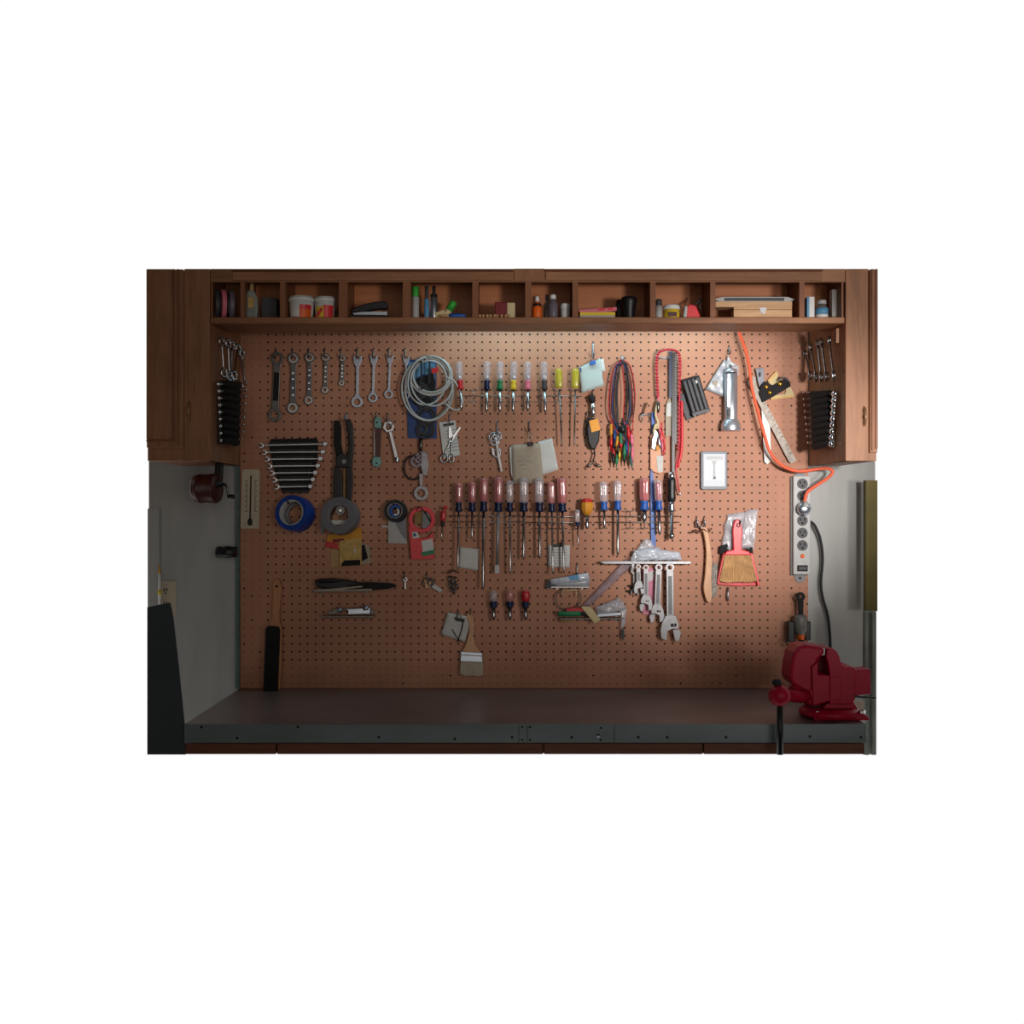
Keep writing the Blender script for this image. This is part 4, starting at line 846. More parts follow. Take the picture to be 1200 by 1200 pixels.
MB(f).lathe((838,449,1),(0,0,1),[(0,3),(.3,3)],16).build('round_sticker','beige',r)
MB(f).sheet([(855,424),(866,428),(866,440),(852,438)],-2,amp=.8,seg=5,freq=.2).build('rear_fold','plasticbag',r)
hook(854,414,'thin hook above the silver plastic sleeve',L=8,up=8)
f=Fr(856.5,434,10); r=thing('flashlight','polished metal flashlight hanging head down on the right of the board','flashlight',f)
MB(f).lathe((0,-2,0),(0,1,0),[(0,5),(1,7.2),(4,7.5),(5,7.5)],24).build('tail_cap','lightalu',r); MB(f).lathe((0,3,0),(0,1,0),[(0,6.1),(1,6.1)],24).build('groove','ink',r)
MB(f).lathe((0,4,0),(0,1,0),[(0,7.6),(52,7.6),(54,7.2),(57,8)],24).build('barrel','lightalu',r)
MB(f).lathe((0,57.5,0),(0,1,0),[(0,8),(2,9.4),(6,11),(10,11.6),(12,11.3),(13.5,11.6),(13.6,9.6)],28).build('head','lightalu',r)
MB(f).box(-5.6,-1.6,5,44,4.5,7.3).build('clip_plate','alu',r,bevel=.5); MB(f).box(-5,-1.5,46,54,5.2,7.8).build('switch','darkgrey',r,bevel=.5)
hook(855,431,'hook behind the tail of the polished flashlight',L=9,up=4)
# ---- squares and rules
f=A(902,480,4); r=thing('steel_rule','mottled steel rule hanging diagonally from behind the orange cord','ruler',f)
MB(f).poly([(879,441),(885,442),(886,452),(933,540),(927,543),(924,541),(876,449)],1.5,2.5).build('blade','oldsteel',r)
for i in range(16):
    t=.08+i*.055; x=883+46*t; y=452+88*t; MB(f).poly([(x,y),(x+2.2-(i%4==0)*-1,y-1.2),(x+2.4,y-.8),(x+.3,y+.5)],2.5,2.6).build('graduation','ink',r)
f=A(905,450,6); r=thing('combination_square','combination square with black head, two brass knobs and white blade','square',f)
MB(f).poly([(892,470),(896,470),(902.5,497),(904,540),(899,544),(896,541)],-1.5,-.5).build('lower_blade','white',r)
MB(f).poly([(885.5,432),(895,430.5),(896,452),(890,454),(888,446)],-2,0).build('upper_blade','darksteel',r,bevel=.2)
MB(f).poly([(891,452),(896,447),(900,450),(906,452),(914,447),(921,445),(925,448),(926,453),(904,466),(893,472),(889,462)],0,4).build('head','blackmat',r,bevel=.6)
for x,y in ((897,454),(901,460.5),(913,450.5)): MB(f).ell((x,y,5),(2.8,2.6,2.2),12,8).build('brass_knob','brassy',r)
MB(f).ring(917,449,7,5,3,4.5,a0=200,a1=340,seg=12).build('scale_arc','black',r)
f=A(915,452,2); r=thing('speed_square','yellow triangular protractor square behind the black square head','square',f)
MB(f).poly([(909,435.5),(912,438),(910,446),(925,451),(930,461),(930,465),(903,468),(905,464),(920,462),(921,457),(903,451),(900,447)],0,1).build('plate','cream',r)
MB(f).poly([(903,466),(930.5,463),(930.5,465.5),(903,468.5)],1,1.8).build('fence','palebrass',r); MB(f).poly([(899,446),(909,435),(911,436.5),(902,448)],1,1.6).build('edge','palebrass',r)
MB(Fr(934,475,3.2)).lathe((0,0,0),(0,0,-1),[(0,1.2),(3,1)],8).single('pin','wire','small pin left of the right side wrench holder','pin') if 0 else None
hook(889,440,'hook behind the black combination square',L=8,up=4)
# ---- second row left: wrench tray, loppers, small tools
f=A(342,545,4); r=thing('wrench_rack','black plastic rack for horizontal wrenches left of the long black tool','rack',f)
MB(f).poly([(318,514.5),(371,513.5),(373,519),(371,542),(362,576),(331,577),(320,545),(315,520)],-3,1).build('tray','blackmat',r,bevel=.6)
for i in range(8):
    y=518+i*8; a=317+i*2.1; b=372-i*1.6
    MB(f).poly([(a,y),(b,y),(b-1,y+3.6),(a+1,y+3.6)],1,5).build('slot_rib','black',r,bevel=.4)
names=['topmost and longest','second','third','fourth','fifth','sixth','lowest and shortest']
for i in range(7):
    y=522+i*8.1; a=306+i*2.9-(i==0)*1; b=383-i*2.9; n=9
    g,L=line(a,y,b,y-.6+(-1.2 if i==0 else 0),n); q=thing('wrench','bright wrench lying across the black rack, %s'%names[i],'wrench',g,'wrenches in the horizontal black rack')
    m=MB(g); m.poly([(-1.1,4),(-.8,L-4),(.8,L-4),(1.1,4)],-.6,1.2); m.build('shank','steel',q,bevel=.3)
    MB(g).lathe((0,L-2,-1),(0,0,1),[(0,3.0),(2.6,3.0),(3,2.2)],14).build('ring_end','steel',q); m=MB(g); open_jaw(m,0,1,3.2,-1.2,1.4,ang=190); m.build('open_jaw','chrome',q,bevel=.2)
f=A(404,535,7); r=thing('long_pliers','large black handled pliers hanging upright above the grey tape roll','pliers',f)
MB(f).poly([(391.5,493),(398,492.5),(400,500),(400,520),(402,530),(400,541),(394.5,538),(391.5,520)],-2,2.6).build('left_handle','blackmat',r,bevel=1.3)
MB(f).poly([(405,492),(411,491),(414,500),(415,524),(413,545),(405,540),(409,524),(408,508)],-1,3.6).build('right_handle','black',r,bevel=1.3)
MB(f).poly([(394,536),(400,530),(408,536),(413,541),(412,548),(395,548)],0,5).build('pivot_joint','black',r,bevel=1)
MB(f).lathe((404,541,4),(0,0,1),[(0,3),(2,2.6)],14).build('pivot_bolt','steel_dark',r)
MB(f).poly([(392.5,546),(399,546),(401,560),(402,588),(391,588),(391,566)],-1,3).build('left_jaw','black',r,bevel=.8); MB(f).poly([(406,546),(413,544),(414,566),(412,588),(406.5,588)],-1,3).build('right_jaw','black',r,bevel=.8)
MB(f).poly([(403,550),(405,550),(404.6,588),(402.6,588)],0,2).build('inner_blade','ochre_dull',r)
hook(406,491,'steel hook between the handles of the large black pliers',L=14,up=6,mat_='satin',w=1.1)
f=A(442,517,5); r=thing('small_saw_tool','small tool with pale teal ends and brown toothed middle','saw',f)
MB(f).poly([(439,491),(443,488),(446.5,491),(447,502),(439,501.5)],-1.4,1.6).build('upper_end','tealclear',r,bevel=.5)
MB(f).poly([(439,501.5),(447,502),(445.5,536),(439.5,535)],-1.4,1.2).build('brown_body','brownbox',r,bevel=.4)
MB(f).poly([(438,535),(446,536),(447,543),(443,548),(437,546),(436,541)],-1.4,1.6).build('lower_end','tealclear',r,bevel=.5)
for i in range(12): MB(f).poly([(439.3,503+i*2.6),(437.8,504.2+i*2.6),(439.3,505.4+i*2.6)],-.5,.5).build('tooth','steel',r)
for x,y in ((442,495),(441.5,543)): MB(f).lathe((x,y,1.6),(0,0,1),[(0,1.2),(.6,1)],8).build('rivet','ink',r)
hook(441,489,'thin hook above the teal ended tool',L=8,up=5)
f,L=line(456,500,465.5,541,6); r=thing('pipe_key','small steel wrench with a square ring head beside the teal ended tool','wrench',f)
MB(f).ring(-.5,0,7,4,-1.4,1.4,seg=6).build('ring_head','steel',r,bevel=.3); MB(f).ring(2,-4,4,2.6,1.4,2.4,seg=14).build('small_ring','steel_dark',r)
MB(f).poly([(-1.8,6),(1.8,6),(2.2,L-5),(-1.6,L-5)],-1,1).build('shank','steel',r,bevel=.3); MB(f).lathe((0,L-5,0),(0,1,0),[(0,2.4),(5,2.8),(6,2)],10).build('socket_end','chrome',r)
hook(454,491,'thin hook above the small square ring wrench',L=8,up=5)
# hanging chain of fittings below the blister card
f=A(490,550,5); r=thing('pipe_fittings','string of dull metal fittings and a dark ring below the blister card','fittings',f)
MB(f).lathe((493,514,0),(0,1,0),[(0,2),(8,2.2),(16,1.6)],10).build('stem','steel_dark',r)
MB(f).tube(arc(484,548,10.5,0,360,26,n=0,rv=14)[:-1],1.0,8,closed=True).build('dark_ring','black',r)
for x,y,R in ((488,541,7),(492,537,6.5),(496,534,5.5)): MB(f).ring(x,y,R,R*.55,-1,2,seg=22).build('ring_fitting','purplefit',r,bevel=.3)
MB(f).poly([(495,530),(500,532),(502.5,545),(500,558),(496,557),(493,545)],-1,2.2).build('bracket_plate','lightgreymetal',r,bevel=.4)
MB(f).poly([(491,555),(496,555),(495,570),(492,570)],-1,1).build('link_bar','lightgreymetal',r,bevel=.3)
MB(f).ring(493.5,578,8.6,4.6,-1.2,1.4,seg=24).build('lower_ring','lightgreymetal',r,bevel=.4)
# card and scissors
f=A(526,513,3); r=thing('printed_card','white printed card hanging behind the small scissors','card',f)
MB(f).poly([(514.5,495),(533.5,492.5),(539,533),(520,537.5)],-.3,.3).build('card','paper',r)
for i in range(7): MB(f).poly([(522+i*.6,505+i*4),(535+i*.6,502.6+i*4),(535.2+i*.6,503.2+i*4),(522.2+i*.6,505.7+i*4)],.3,.4).build('print_line','grey',r)
MB(f).poly([(519,497),(532,495),(532,498),(520,500)],.3,.5).build('header','darkgrey',r)
f=A(527,518,6); r=thing('scissors','small scissors hanging open over the white printed card','scissors',f)
for P,nm in (([(539,500),(540,501.5),(530,517),(526,519),(528,514)],'blade'),([(526,500),(528,500),(531,512),(529,518),(526,512)],'blade')): MB(f).poly(P,-.4,.5).build(nm,'chrome',r)
MB(f).lathe((528.5,514,.5),(0,0,1),[(0,1.2),(.8,.8)],10).build('pivot','steel_dark',r)
for x,y in ((520.5,537.5),(529,537)):
    m=MB(f); m.tube(arc(x,y,4.2 if x<525 else 3,0,360,18,n=0,rv=4.6)[:-1],.9,7,closed=True).build('finger_loop','steel',r)
MB(f).tube([(528,517,0),(524,526,0),(521,533,0)],1,6,smooth=3).tube([(529,517,0),(529.5,526,0),(529,533,0)],1,6,smooth=3).build('shank','steel',r)
hook(527,493,'white tipped hook above the small scissors',L=10,up=8,mat_='satin')
# keys on hook
f=A(581,520,6); r=thing('key_ring','bunch of grey wire rings and keys on a hook above the red screwdrivers','keys',f)
for x,y,a,b in ((579,512,6,5),(583,511,4.5,5),(580,516,5,6),(582,531,4.5,4.5)): MB(f).tube(arc(x,y,a,0,360,20,n=random.uniform(0,2),rv=b)[:-1],.75,7,closed=True).build('ring','alu',r)
for P in ([(580,512),(583,512),(585,530),(588,545),(589,553),(587,553),(583,535)],[(583,524),(587,526),(587,530),(584,530)],[(576,524),(579,526),(580,534),(577,533)]): MB(f).poly(P,0,1).build('key','steel',r,bevel=.2)
hook(582.5,507,'tall white tipped hook holding the wire rings and keys',L=12,up=12,mat_='satin',w=1)
# papers below hook
r,f=note([(630,518),(647,513.5),(654.5,550.5),(634,557)],3,'paper','white folded paper behind the beige note sheets',amp=.8,name='paper_sheet',cat='paper')
r,f=note([(600,521.5),(633,519.5),(637,566),(601,567)],6,'beige','large beige note sheet hanging from a black clip',amp=1.0)
MB(f).poly([(597,525),(600,522),(602,560),(606,567),(602,566),(599,555)],-1.4,-.6).build('rear_sheet','paper',r)
for i,(a,b) in enumerate(((608,622),(606,624),(609,619),(612,622))): MB(f).tube([(a,535+i*5,1.8),((a+b)/2,534+i*5,1.9),(b,535.2+i*5,1.8)],.16,4).build('writing','grey',r)
MB(f).poly([(617.5,519),(624.5,518),(625.5,522),(619,523.5)],-1,4).build('clip','black',r,bevel=.5); MB(f).tube([(619,519,2),(619.5,511,2),(622,506,2),(622.5,518,2)],.4,6,smooth=3).build('clip_handle','wire',r)
hook(620,504,'long thin hook holding the beige note sheets',L=10,up=10,mat_='wire')
# ---- tape rolls
def tape(x,y,n,R,ri,w,mt,core,label,yaw=0,pitch=0,hole=(0,0)):
    f=Fr(x,y,n,yaw=yaw,pitch=pitch); r=thing('tape_roll',label,'tape',f)
    MB(f).ring(0,0,R,ri+1,-w/2,w/2,seg=44).build('tape','%s'%mt,r,bevel=.5)
    MB(f).ring(0,0,ri+1,ri,-w/2-.2,w/2+.2,seg=36).build('core',core,r); return r,f
r,f=tape(346,602,13,20.5,14,22,'bluetape','lightgrey','thick roll of bright blue tape hanging at the left of the board',yaw=-14,pitch=-8)
MB(f).ring(0,0,13.6,11,-8,-4,seg=30,a0=20,a1=330).build('inner_liner','grey',r); 
hook(341,588,'bracket hook inside the blue tape roll',L=20,up=2,w=1.2,mat_='steel_dark')
r,f=tape(399,605,13,21.5,12.5,18,'ducttape','grey','large roll of grey duct tape in front of orange packets',yaw=-8,pitch=-8)
MB(f).poly([(-19,6),(-16,20),(-20,22),(-22,10)],6,8).build('loose_end','ducttape',r)
f=Fr(399,598,20); r=thing('nut_ring','round metal knob inside the grey duct tape roll','knob',f)
MB(f).ring(0,0,5.4,3,-2,2,seg=20).build('ring','steel_dark',r); MB(f).lathe((0,0,-1),(0,0,1),[(0,2.8),(2,2.2)],10).build('centre','steel',r)
MB(f).tube([(0,4,-20),(0,5,-2)],1,8).build('peg','steel_dark',r)
MB(Fr(397,611,10)).box(-9,9,-1.5,4,-1,1).single('white_strip','paper','small white strip showing inside the grey duct tape roll','strip')
f=A(408,640,3)
def packet(P,n0,mt,label,extra=(),name='packet'):
    r=thing(name,label,'packet',A(P[0][0],P[0][1],3),'packets under the duct tape'); MB(f).poly(P,n0,n0+1).build('envelope',mt,r,bevel=.2)
    for Q,m2,nm in extra: MB(f).poly(Q,n0+1,n0+1.4).build(nm,m2,r)
packet([(387,643),(398,645),(398,664.5),(387,664)],-2.5,'card','plain tan card at the lower left of the orange packets')
packet([(418,636),(433,639),(434.5,660),(424,662),(418,660)],-2,'beige','tan packet with black shape at the right of the orange packets',[([(424,639),(427,638),(431,654),(424,658)],'ink','black_print')])
packet([(384,627),(424,618),(424,636),(396,643),(381,641)],-.8,'ochre','wide orange packet just below the duct tape roll',[([(382,634),(397,637),(396,643),(381,641)],'red','red_band'),([(390,632),(403,631),(403,635),(390,636)],'maroon','dark_print')])
packet([(398,634),(423.5,630),(424,662),(398,664)],.8,'label_gold','gold yellow packet in front of the other packets',[([(401,660),(404,656.5),(422.5,656),(422.5,662),(400,663.5)],'ink','black_band'),([(415,643),(417,642.5),(417,648),(415.5,649)],'paper','white_mark')])
# black tape w/ blue core
r,f=tape(464,599,10,12.8,8.2,12,'rubber','grey','small roll of black tape with a white and blue centre',yaw=-6,pitch=-6)
MB(f).ring(0,0,7.2,4.6,-3,2,seg=26,a0=60,a1=330).build('blue_core','bluebright',r); MB(f).ring(0,1,4.4,2.6,-2,2.5,seg=20,a0=300,a1=480).build('white_core','white',r)
hook(463,590,'hook through the small black tape roll',L=16,up=3)
f=A(466,622,3); r=thing('label_card','grey and white card hanging under the small black tape roll','card',f)
MB(f).poly([(455,608),(476,606),(477,637),(455,636.5)],0,.6).build('card','lightgrey',r); MB(f).poly([(462,608),(476,607),(477,634),(470,626),(465,617)],.6,.9).build('grey_print','grey',r)
MB(f).box(447,455,616,618,0,1).build('paper_tab','paper',r)
# red package
f=A(495,622,6); r=thing('red_package','bright red looped package with green and white label','package',f)
MB(f).ring(494.5,609,15.5,11,-1,2.5,seg=32).build('red_loop','redplastic',r,bevel=.4)
MB(f).poly([(481,612),(486,622),(492,631),(502,630),(508,622),(509,655),(482,655.5),(481,640),(479,618)],-1.4,1.4).build('lower_card','redplastic',r,bevel=.3)
MB(f).poly([(494,634),(507,631),(509,645),(496,650)],1.5,2).build('white_label','paper',r); MB(f).poly([(494,647),(509,644),(509,649),(495,652)],2,2.3).build('green_stripe','green',r)
MB(f).poly([(483,624),(489,622),(492,630),(484,631)],1.5,2).build('blue_logo_patch','paper',r); MB(f).poly([(484,625.5),(487,624.5),(488,628),(485,629)],2,2.2).build('blue_print','blue',r)
MB(f).box(486,494,600,614,-1.5,.5).build('olive_insert','ochre_dull',r); MB(f).box(495,504,601,619,-1,1).build('grey_insert','grey',r)
MB(f).tube([(488,598,2),(492,594,3),(499,602,2),(505,612,2)],.8,6,smooth=4).build('black_cord','black',r)
# white notes
r,f=note([(539,641),(562,643.5),(560,668.5),(537.5,665)],2,'paper','small blank white note pinned low, behind the first long screwdrivers',amp=.5)
r,f=note([(642,639),(668,639),(667.5,665),(642,664)],2,'paper','small ruled white note with a black clip behind the long screwdrivers',amp=.4)
for i in range(6): MB(f).box(646,664,644+i*3.2,644.5+i*3.2,1.1,1.3).build('ruled_line','grey',r)
MB(f).poly([(648,638),(655,637.5),(660,634.5),(661,640.5),(649,641)],1,4).build('clip','black',r,bevel=.4)
# ---- little trays and pouches
def shelf_bar(x0,x1,y,label,depth=12,mt='steel_dark',tilt=0):
    f=A((x0+x1)/2,y,0); r=thing('tray_shelf',label,'shelf',f)
    MB(f).poly([(x0,y),(x1,y+tilt),(x1,y+1.6+tilt),(x0,y+1.6)],.5,depth).build('shelf_plate',mt,r,bevel=.3)
    for x in (x0+8,x1-8): MB(f).poly([(x-1,y-6),(x+1,y-6),(x+1,y+4),(x-1,y+4)],.3,1.4).build('bracket',mt,r)
    return r
shelf_bar(368,438,691.5,'narrow steel tray shelf holding the black handled tools, lower left',tilt=-1)
f=A(400,684,8); r=thing('riveter','black handled tool with oval grip lying on the upper left tray','pliers',f)
MB(f).poly([(369,682),(372,679),(390,677.5),(405,679),(420,682),(440,684),(440,687),(415,689),(385,690),(371,688)],-3,3).build('grip','black',r,bevel=1.6)
MB(f).lathe((372,681,3),(1,-.05,0),[(0,1.4),(4,2.6),(22,2.4),(28,1.2)],12).build('upper_grip','black',r)
f=A(440,686,9); MB(f).poly([(405,684.5),(430,682),(455,683),(463,684.5),(465,687),(455,690),(430,692),(408,691)],-2,2).single('knife_handle','blackmat','matt black tapered handle pointing right on the upper left tray','handle',bevel=1)
f=A(400,690,12); MB(f).poly([(368,691),(386,690),(424,686.5),(425,688),(400,691),(436,690),(436,692),(368,693)],-1,1).single('metal_strip','beige','dull pale metal strip lying along the front of the upper left tray','strip')
shelf_bar(379,440,720.5,'short steel tray shelf, lower left below the black tools')
f=A(408,714,9); r=thing('caliper','small metal clamp tool lying on the lower left tray','clamp',f)
MB(f).lathe((395,715,0),(1,-.07,0),[(0,3),(5,3),(6,1),(30,1),(31,2.8),(37,2.8)],12).build('rod','satin',r); MB(f).poly([(408,714),(434,712),(436,719),(408,720)],-3,1).build('plate','alu',r,bevel=.4)
MB(f).poly([(385,719),(395,713),(398,719)],-2,1).poly([(433,712),(440,718),(434,719.5)],-2,1).build('foot','steel_dark',r)
# small keys
f=A(475,681,4); r=thing('small_key','single small key hanging on a hook right of the black handle','key',f)
MB(f).ring(475,679,2.6,1.3,-.5,.5,seg=14).build('bow','steel',r); MB(f).box(474.3,475.8,681,690,-.5,.5).build('blade','steel',r)
hook(474,676,'hook above the single small key',L=7,up=5)
f=A(503,685,5); r=thing('tagged_keys','dark key bunch with a white tag below the red package','keys',f)
for x,y in ((500,683),(503,684),(505,682)): MB(f).tube(arc(x,y,4,0,360,16,n=random.uniform(0,2))[:-1],.9,6,closed=True).build('ring','steel_dark',r)
MB(f).poly([(497,680),(501,678),(503,688),(499,690)],0,1).poly([(503,681),(506,682),(504,690),(502,690)],0,1.4).build('key','brassdull',r); MB(f).poly([(507.5,683),(519,691),(516,694.5),(505.5,688)],1,1.7).build('tag','paper',r,bevel=.2)
hook(500,677,'hook above the dark tagged keys',L=8,up=4)
f=A(531,683,5); r=thing('spring_clips','cluster of small dark clips and cup hooks below the white note','clips',f)
for i,(x,y) in enumerate(((528,678),(533,679),(529,685),(534,687),(531,692))): MB(f).tube(arc(x,y,3,20+i*30,300+i*30,12,n=i*.5),.8,6).tube([(x,y-3,1),(x+1,y+5,1)],.7,6).build('clip','steel_dark',r)
MB(f).tube([(524,672,2),(531,668,2),(537,671,2)],1,6,smooth=3).build('top_clip','rust',r)
# pouches on trays right of centre
shelf_bar(645,690,686.5,'small tray shelf under the silver packets, centre low',mt='steel')
f=A(666,680,8); r=thing('foil_packets','silver and blue foil packets lying on the centre low tray','packet',f)
MB(f).sheet([(644,679),(689,671),(691,679),(646,685)],1,amp=1,seg=8,freq=.2,puff=2.5).build('upper_packet','bagbright',r)
MB(f).sheet([(648,682),(692,679),(690,687),(650,688)],-2,amp=1,seg=8,freq=.2,puff=2.5).build('lower_packet','bagsilver',r)
MB(f).poly([(666,675),(677,673),(679,679),(668,680)],4.4,5).build('blue_print','skyblue',r); MB(f).poly([(641,681),(652,680),(651,688),(640,690)],-3,-1).build('dark_corner','darkgrey',r)
hook(676,673,'thin hook above the silver foil packets',L=9,up=12)
f=A(667,702,5); r=thing('wire_loop','thin dark wire hoop on a small white wire bracket','wire',f)
MB(f).tube([(659,691,0),(652,697,1),(652,706,1),(658,713,1),(668,714,1),(678,708,1),(681,699,1),(677,692,0)],.6,6,smooth=5).build('hoop','steel_dark',r)
MB(A(667,695,4)).tube([(659.5,699,3),(659.5,691.5,2),(675.5,691.5,2),(675.5,699,3)],.9,7).single('wire_bracket','cream','small pale wire bracket below the foil packets','bracket')
shelf_bar(655,730,723,'small tray shelf under the green pen and tagged bag')
f=A(668,719,11); r=thing('green_pen','green barrelled pen lying on the tray with the yellow tag','pen',f)
MB(f).lathe((654,719.5,0),(1,-.01,0),[(0,2.4),(1,3),(26,3),(27,2.2)],14).build('barrel','green',r); MB(f).lathe((681,719.2,0),(1,0,0),[(0,2.6),(14,2.6),(16,1)],12).build('cap','darkgrey',r)
f=A(675,713,9); MB(f).poly([(663,714),(671,711.5),(683,713),(686,717),(664,717)],-2,2).single('red_bits','red','small red pieces lying behind the green pen','bits',bevel=.5)
MB(A(664,727,8)).poly([(657,724),(672,724.5),(668,728),(657,729)],-2,1).single('yellow_scrap','ochre_dull','small dull yellow scrap below the green pen','scrap')
f=A(693,721,14); r=thing('paper_tag','pale yellow paper tag hanging over the front of the tray','tag',f)
MB(f).poly([(681,711.5),(684,710.5),(692,711),(704,726),(700,729),(697,730.5)],-.4,.4).build('tag','cream',r)
f=A(716,712,9); r=thing('plastic_bag','clear plastic bag of parts drooping off the tray, with yellow tag beside','bag',f)
MB(f).sheet([(698,712),(727,700),(735,714),(700,722)],-3,amp=1.6,seg=10,freq=.15,puff=5,ragged=.6).build('bag','plasticbag',r)
MB(f).sheet([(727,712),(735,712),(733,733),(728,738)],-3,amp=1,seg=6,freq=.2,puff=1.5,ragged=.5).build('drooping_end','plasticbag',r)
MB(f).poly([(700,719),(728,717),(728,721),(700,723)],-1,3).build('contents','satin',r,bevel=.5); MB(f).poly([(729,738),(731,735),(732,745),(730,752),(728,745)],-3,-2).build('dark_tip','darkgrey',r)
f=A(712,683,4); r=thing('plastic_sleeve','translucent mauve plastic sleeve slanting down from the bag shelf','sleeve',f)
MB(f).sheet([(733,655),(747,657),(690,712),(678,714)],-1,amp=1,seg=10,freq=.1,puff=1.2).build('sleeve','mauveplastic',r)
# ---- steel shelf with plastic bags and adjustable wrenches
f=A(755,659,6); r=thing('steel_shelf','thin grey steel shelf bar carrying plastic bags above adjustable wrenches','shelf',f)
MB(f).poly([(702,658.3),(708,657.3),(806,657.3),(810,658.6),(806,660.6),(708,660.4)],-5,9).build('bar','toolsteel',r,bevel=.3)
f=A(768,650,10); r=thing('plastic_bag','bright crumpled clear plastic bags piled on the steel shelf bar','bag',f)
MB(f).sheet([(742,645),(772,641),(778,656),(742,658)],-3,amp=2,seg=12,freq=.2,puff=6,ragged=.8).build('left_bag','bagbright',r); MB(f).sheet([(764,642),(796,647),(799,656),(766,657)],-1,amp=2,seg=12,freq=.2,puff=5,ragged=.8).build('right_bag','bagbright',r)
MB(f).sheet([(756,632),(764,633),(768,646),(744,648)],-5,amp=1.5,seg=8,freq=.2,puff=2,ragged=.8).build('loose_fold','plasticbag',r)
MB(f).sheet([(739,654),(744,645),(746,650),(741,672)],2,amp=1,seg=6,freq=.2,ragged=.4).build('side_fold','plasticbag',r)
f=A(762,700,4); r=thing('pink_card','pink paper card hanging behind the adjustable wrenches','card',f)
MB(f).poly([(753,668),(772,664),(770,720),(753.5,720.5)],-2,-1.5).build('card','pinkcard',r); MB(f).poly([(757,672),(767,668),(765,680),(758,682)],-1.5,-1.3).build('pale_print','paper',r)
wrench(744,668,744,694,'open','open',5.5,5.2,2.6,'steel_dark','short dark wrench behind the smallest adjustable wrench',n=5,name='short_wrench')
wrench(738,690,746,691,'open','open',4.5,4,2.4,'blackmat','black stubby fitting left of the adjustable wrenches',n=4,name='short_wrench')
adj_wrench(748,664,748.5,688,3,6.4,'smallest adjustable wrench at the left end under the bags',n=11)
adj_wrench(757,665,757,706,3.4,8.0,'second adjustable wrench, dark jaw over the pink card',n=9,rot180=True)
adj_wrench(772,665,770,718,4.2,9,'third adjustable wrench, slim light handle beside the largest',n=9,rot180=True)
adj_wrench(785,665,785.5,735,5,12.5,'largest adjustable wrench with open jaw at the right end',n=11)
# ---- wire brush, dustpan set, hooks
f=A(823,655,6); r=thing('wire_brush','curved wooden handled wire brush hanging left of the red dustpan','brush',f)
P=crom([(820,618),(824,625),(827,645),(826,670),(824,690),(828,705)],5); Q=crom([(832,706),(834,698),(833,680),(834,655),(831,632),(828,620),(823,616)],5)
MB(f).poly([(p[0],p[1]) for p in [(a.x,a.y) if hasattr(a,'x') else a for a in P]]+[(q[0],q[1]) for q in Q],-2,3).build('handle','beech',r,bevel=1)
for i in range(4): MB(f).sheet([(833.2+i*1.9,660+i),(835+i*1.9,659+i),(834+i*1.6,703-i*2),(832+i*1.6,704-i*2)],-1+i*.3,amp=.7,seg=6,freq=.5,puff=1).build('bristles','wirebristle',r)
for i in range(20): MB(f).tube([(833,660+i*2.1,1),(841,658.5+i*2.1+random.uniform(-1,1),1.5)],.45,5).build('bristle_tuft','wirebristle',r)
MB(A(821,613,4)).tube([(816.5,607,-4),(816.5,617,5),(816.5,610,7)],.9,7).tube([(825,607,-4),(825,617,5),(825,610,7)],.9,7).tube([(816.5,617,5),(825,617,5)],.9,7).single('double_hook','satin','double pronged white hook holding the wooden wire brush','hook')
MB(A(820,622,7)).tube([(811,625,0),(815,621,1),(820,624,3),(824,620,2),(829,624,1),(834,619,0)],.9,6,smooth=4).single('hanging_cord','rust','short twisted brown cord at the top of the wire brush','cord')
MB(A(853,697,3)).tube([(853,689,-2),(853,692,2),(852.5,699,2.4),(853,704,1)],1.1,7).single('pegboard_hook','satin','empty short hook below the red dustpan','hook')
hook(751,692,'spare','x') if 0 else None
f=A(866,632,3); r=thing('plastic_bag','crumpled clear plastic bag with black parts behind the red dustpan','bag',f)
MB(f).sheet([(852,603),(874,600),(870,645),(844,648)],0,amp=1.5,seg=10,freq=.15,puff=3,ragged=1).build('left_bag','plasticbag',r); MB(f).sheet([(873,598),(888,597),(883,644),(866,642)],1,amp=1.5,seg=10,freq=.15,puff=3,ragged=.8).build('right_bag','plasticbag',r)
MB(f).poly([(843,640),(852,637),(854,648),(850,652),(842,648)],1,4).poly([(874,641),(881,641),(882,650),(876,650)],1,4).build('black_parts','blackmat',r,bevel=.8)
f=A(865,650,7); r=thing('dustpan','red plastic dustpan hanging behind its matching straw brush','dustpan',f)
MB(f).poly([(848,649),(880,648.5),(890,685),(839.5,683)],-4,-2.6).build('pan','redplastic',r,bevel=.4)
MB(f).poly([(847,648),(849.5,648),(842,684),(839.5,683)],-4,4).build('side_wall','redplastic',r,bevel=.4); MB(f).poly([(878.5,648),(881,648),(890,686),(887,686)],-4,4).build('side_wall','redplastic',r,bevel=.4); MB(f).poly([(840,681),(890,683),(890,686),(865,687),(840,685)],-4,-1).build('front_lip','redplastic',r,bevel=.4)
f=A(864,640,11); r=thing('hand_brush','red handled whisk brush with tan straw bristles in the dustpan','brush',f)
P=[(859,644)]+[(858.5,632),(858,622),(859,614),(861.5,609),(864.5,608),(867,610),(869,616),(870,624),(869,634),(869,644)]+[(877,646),(881,650.5),(847.5,650.5),(851,646)]
hd=MB(f).poly(P,-2.2,2.6).build('handle','redplastic',r,bevel=1.1)
MB(f).ring(864.6,615.5,2.4,1.4,2.5,3.2,seg=16).build('hang_hole','ink',hd)
MB(f).poly([(849,650.5),(879.5,650.5),(887,680.5),(876,682),(864,681.5),(852,682.5),(843,681)],-2.6,2.6).build('bristles','straw',r,bevel=.5)
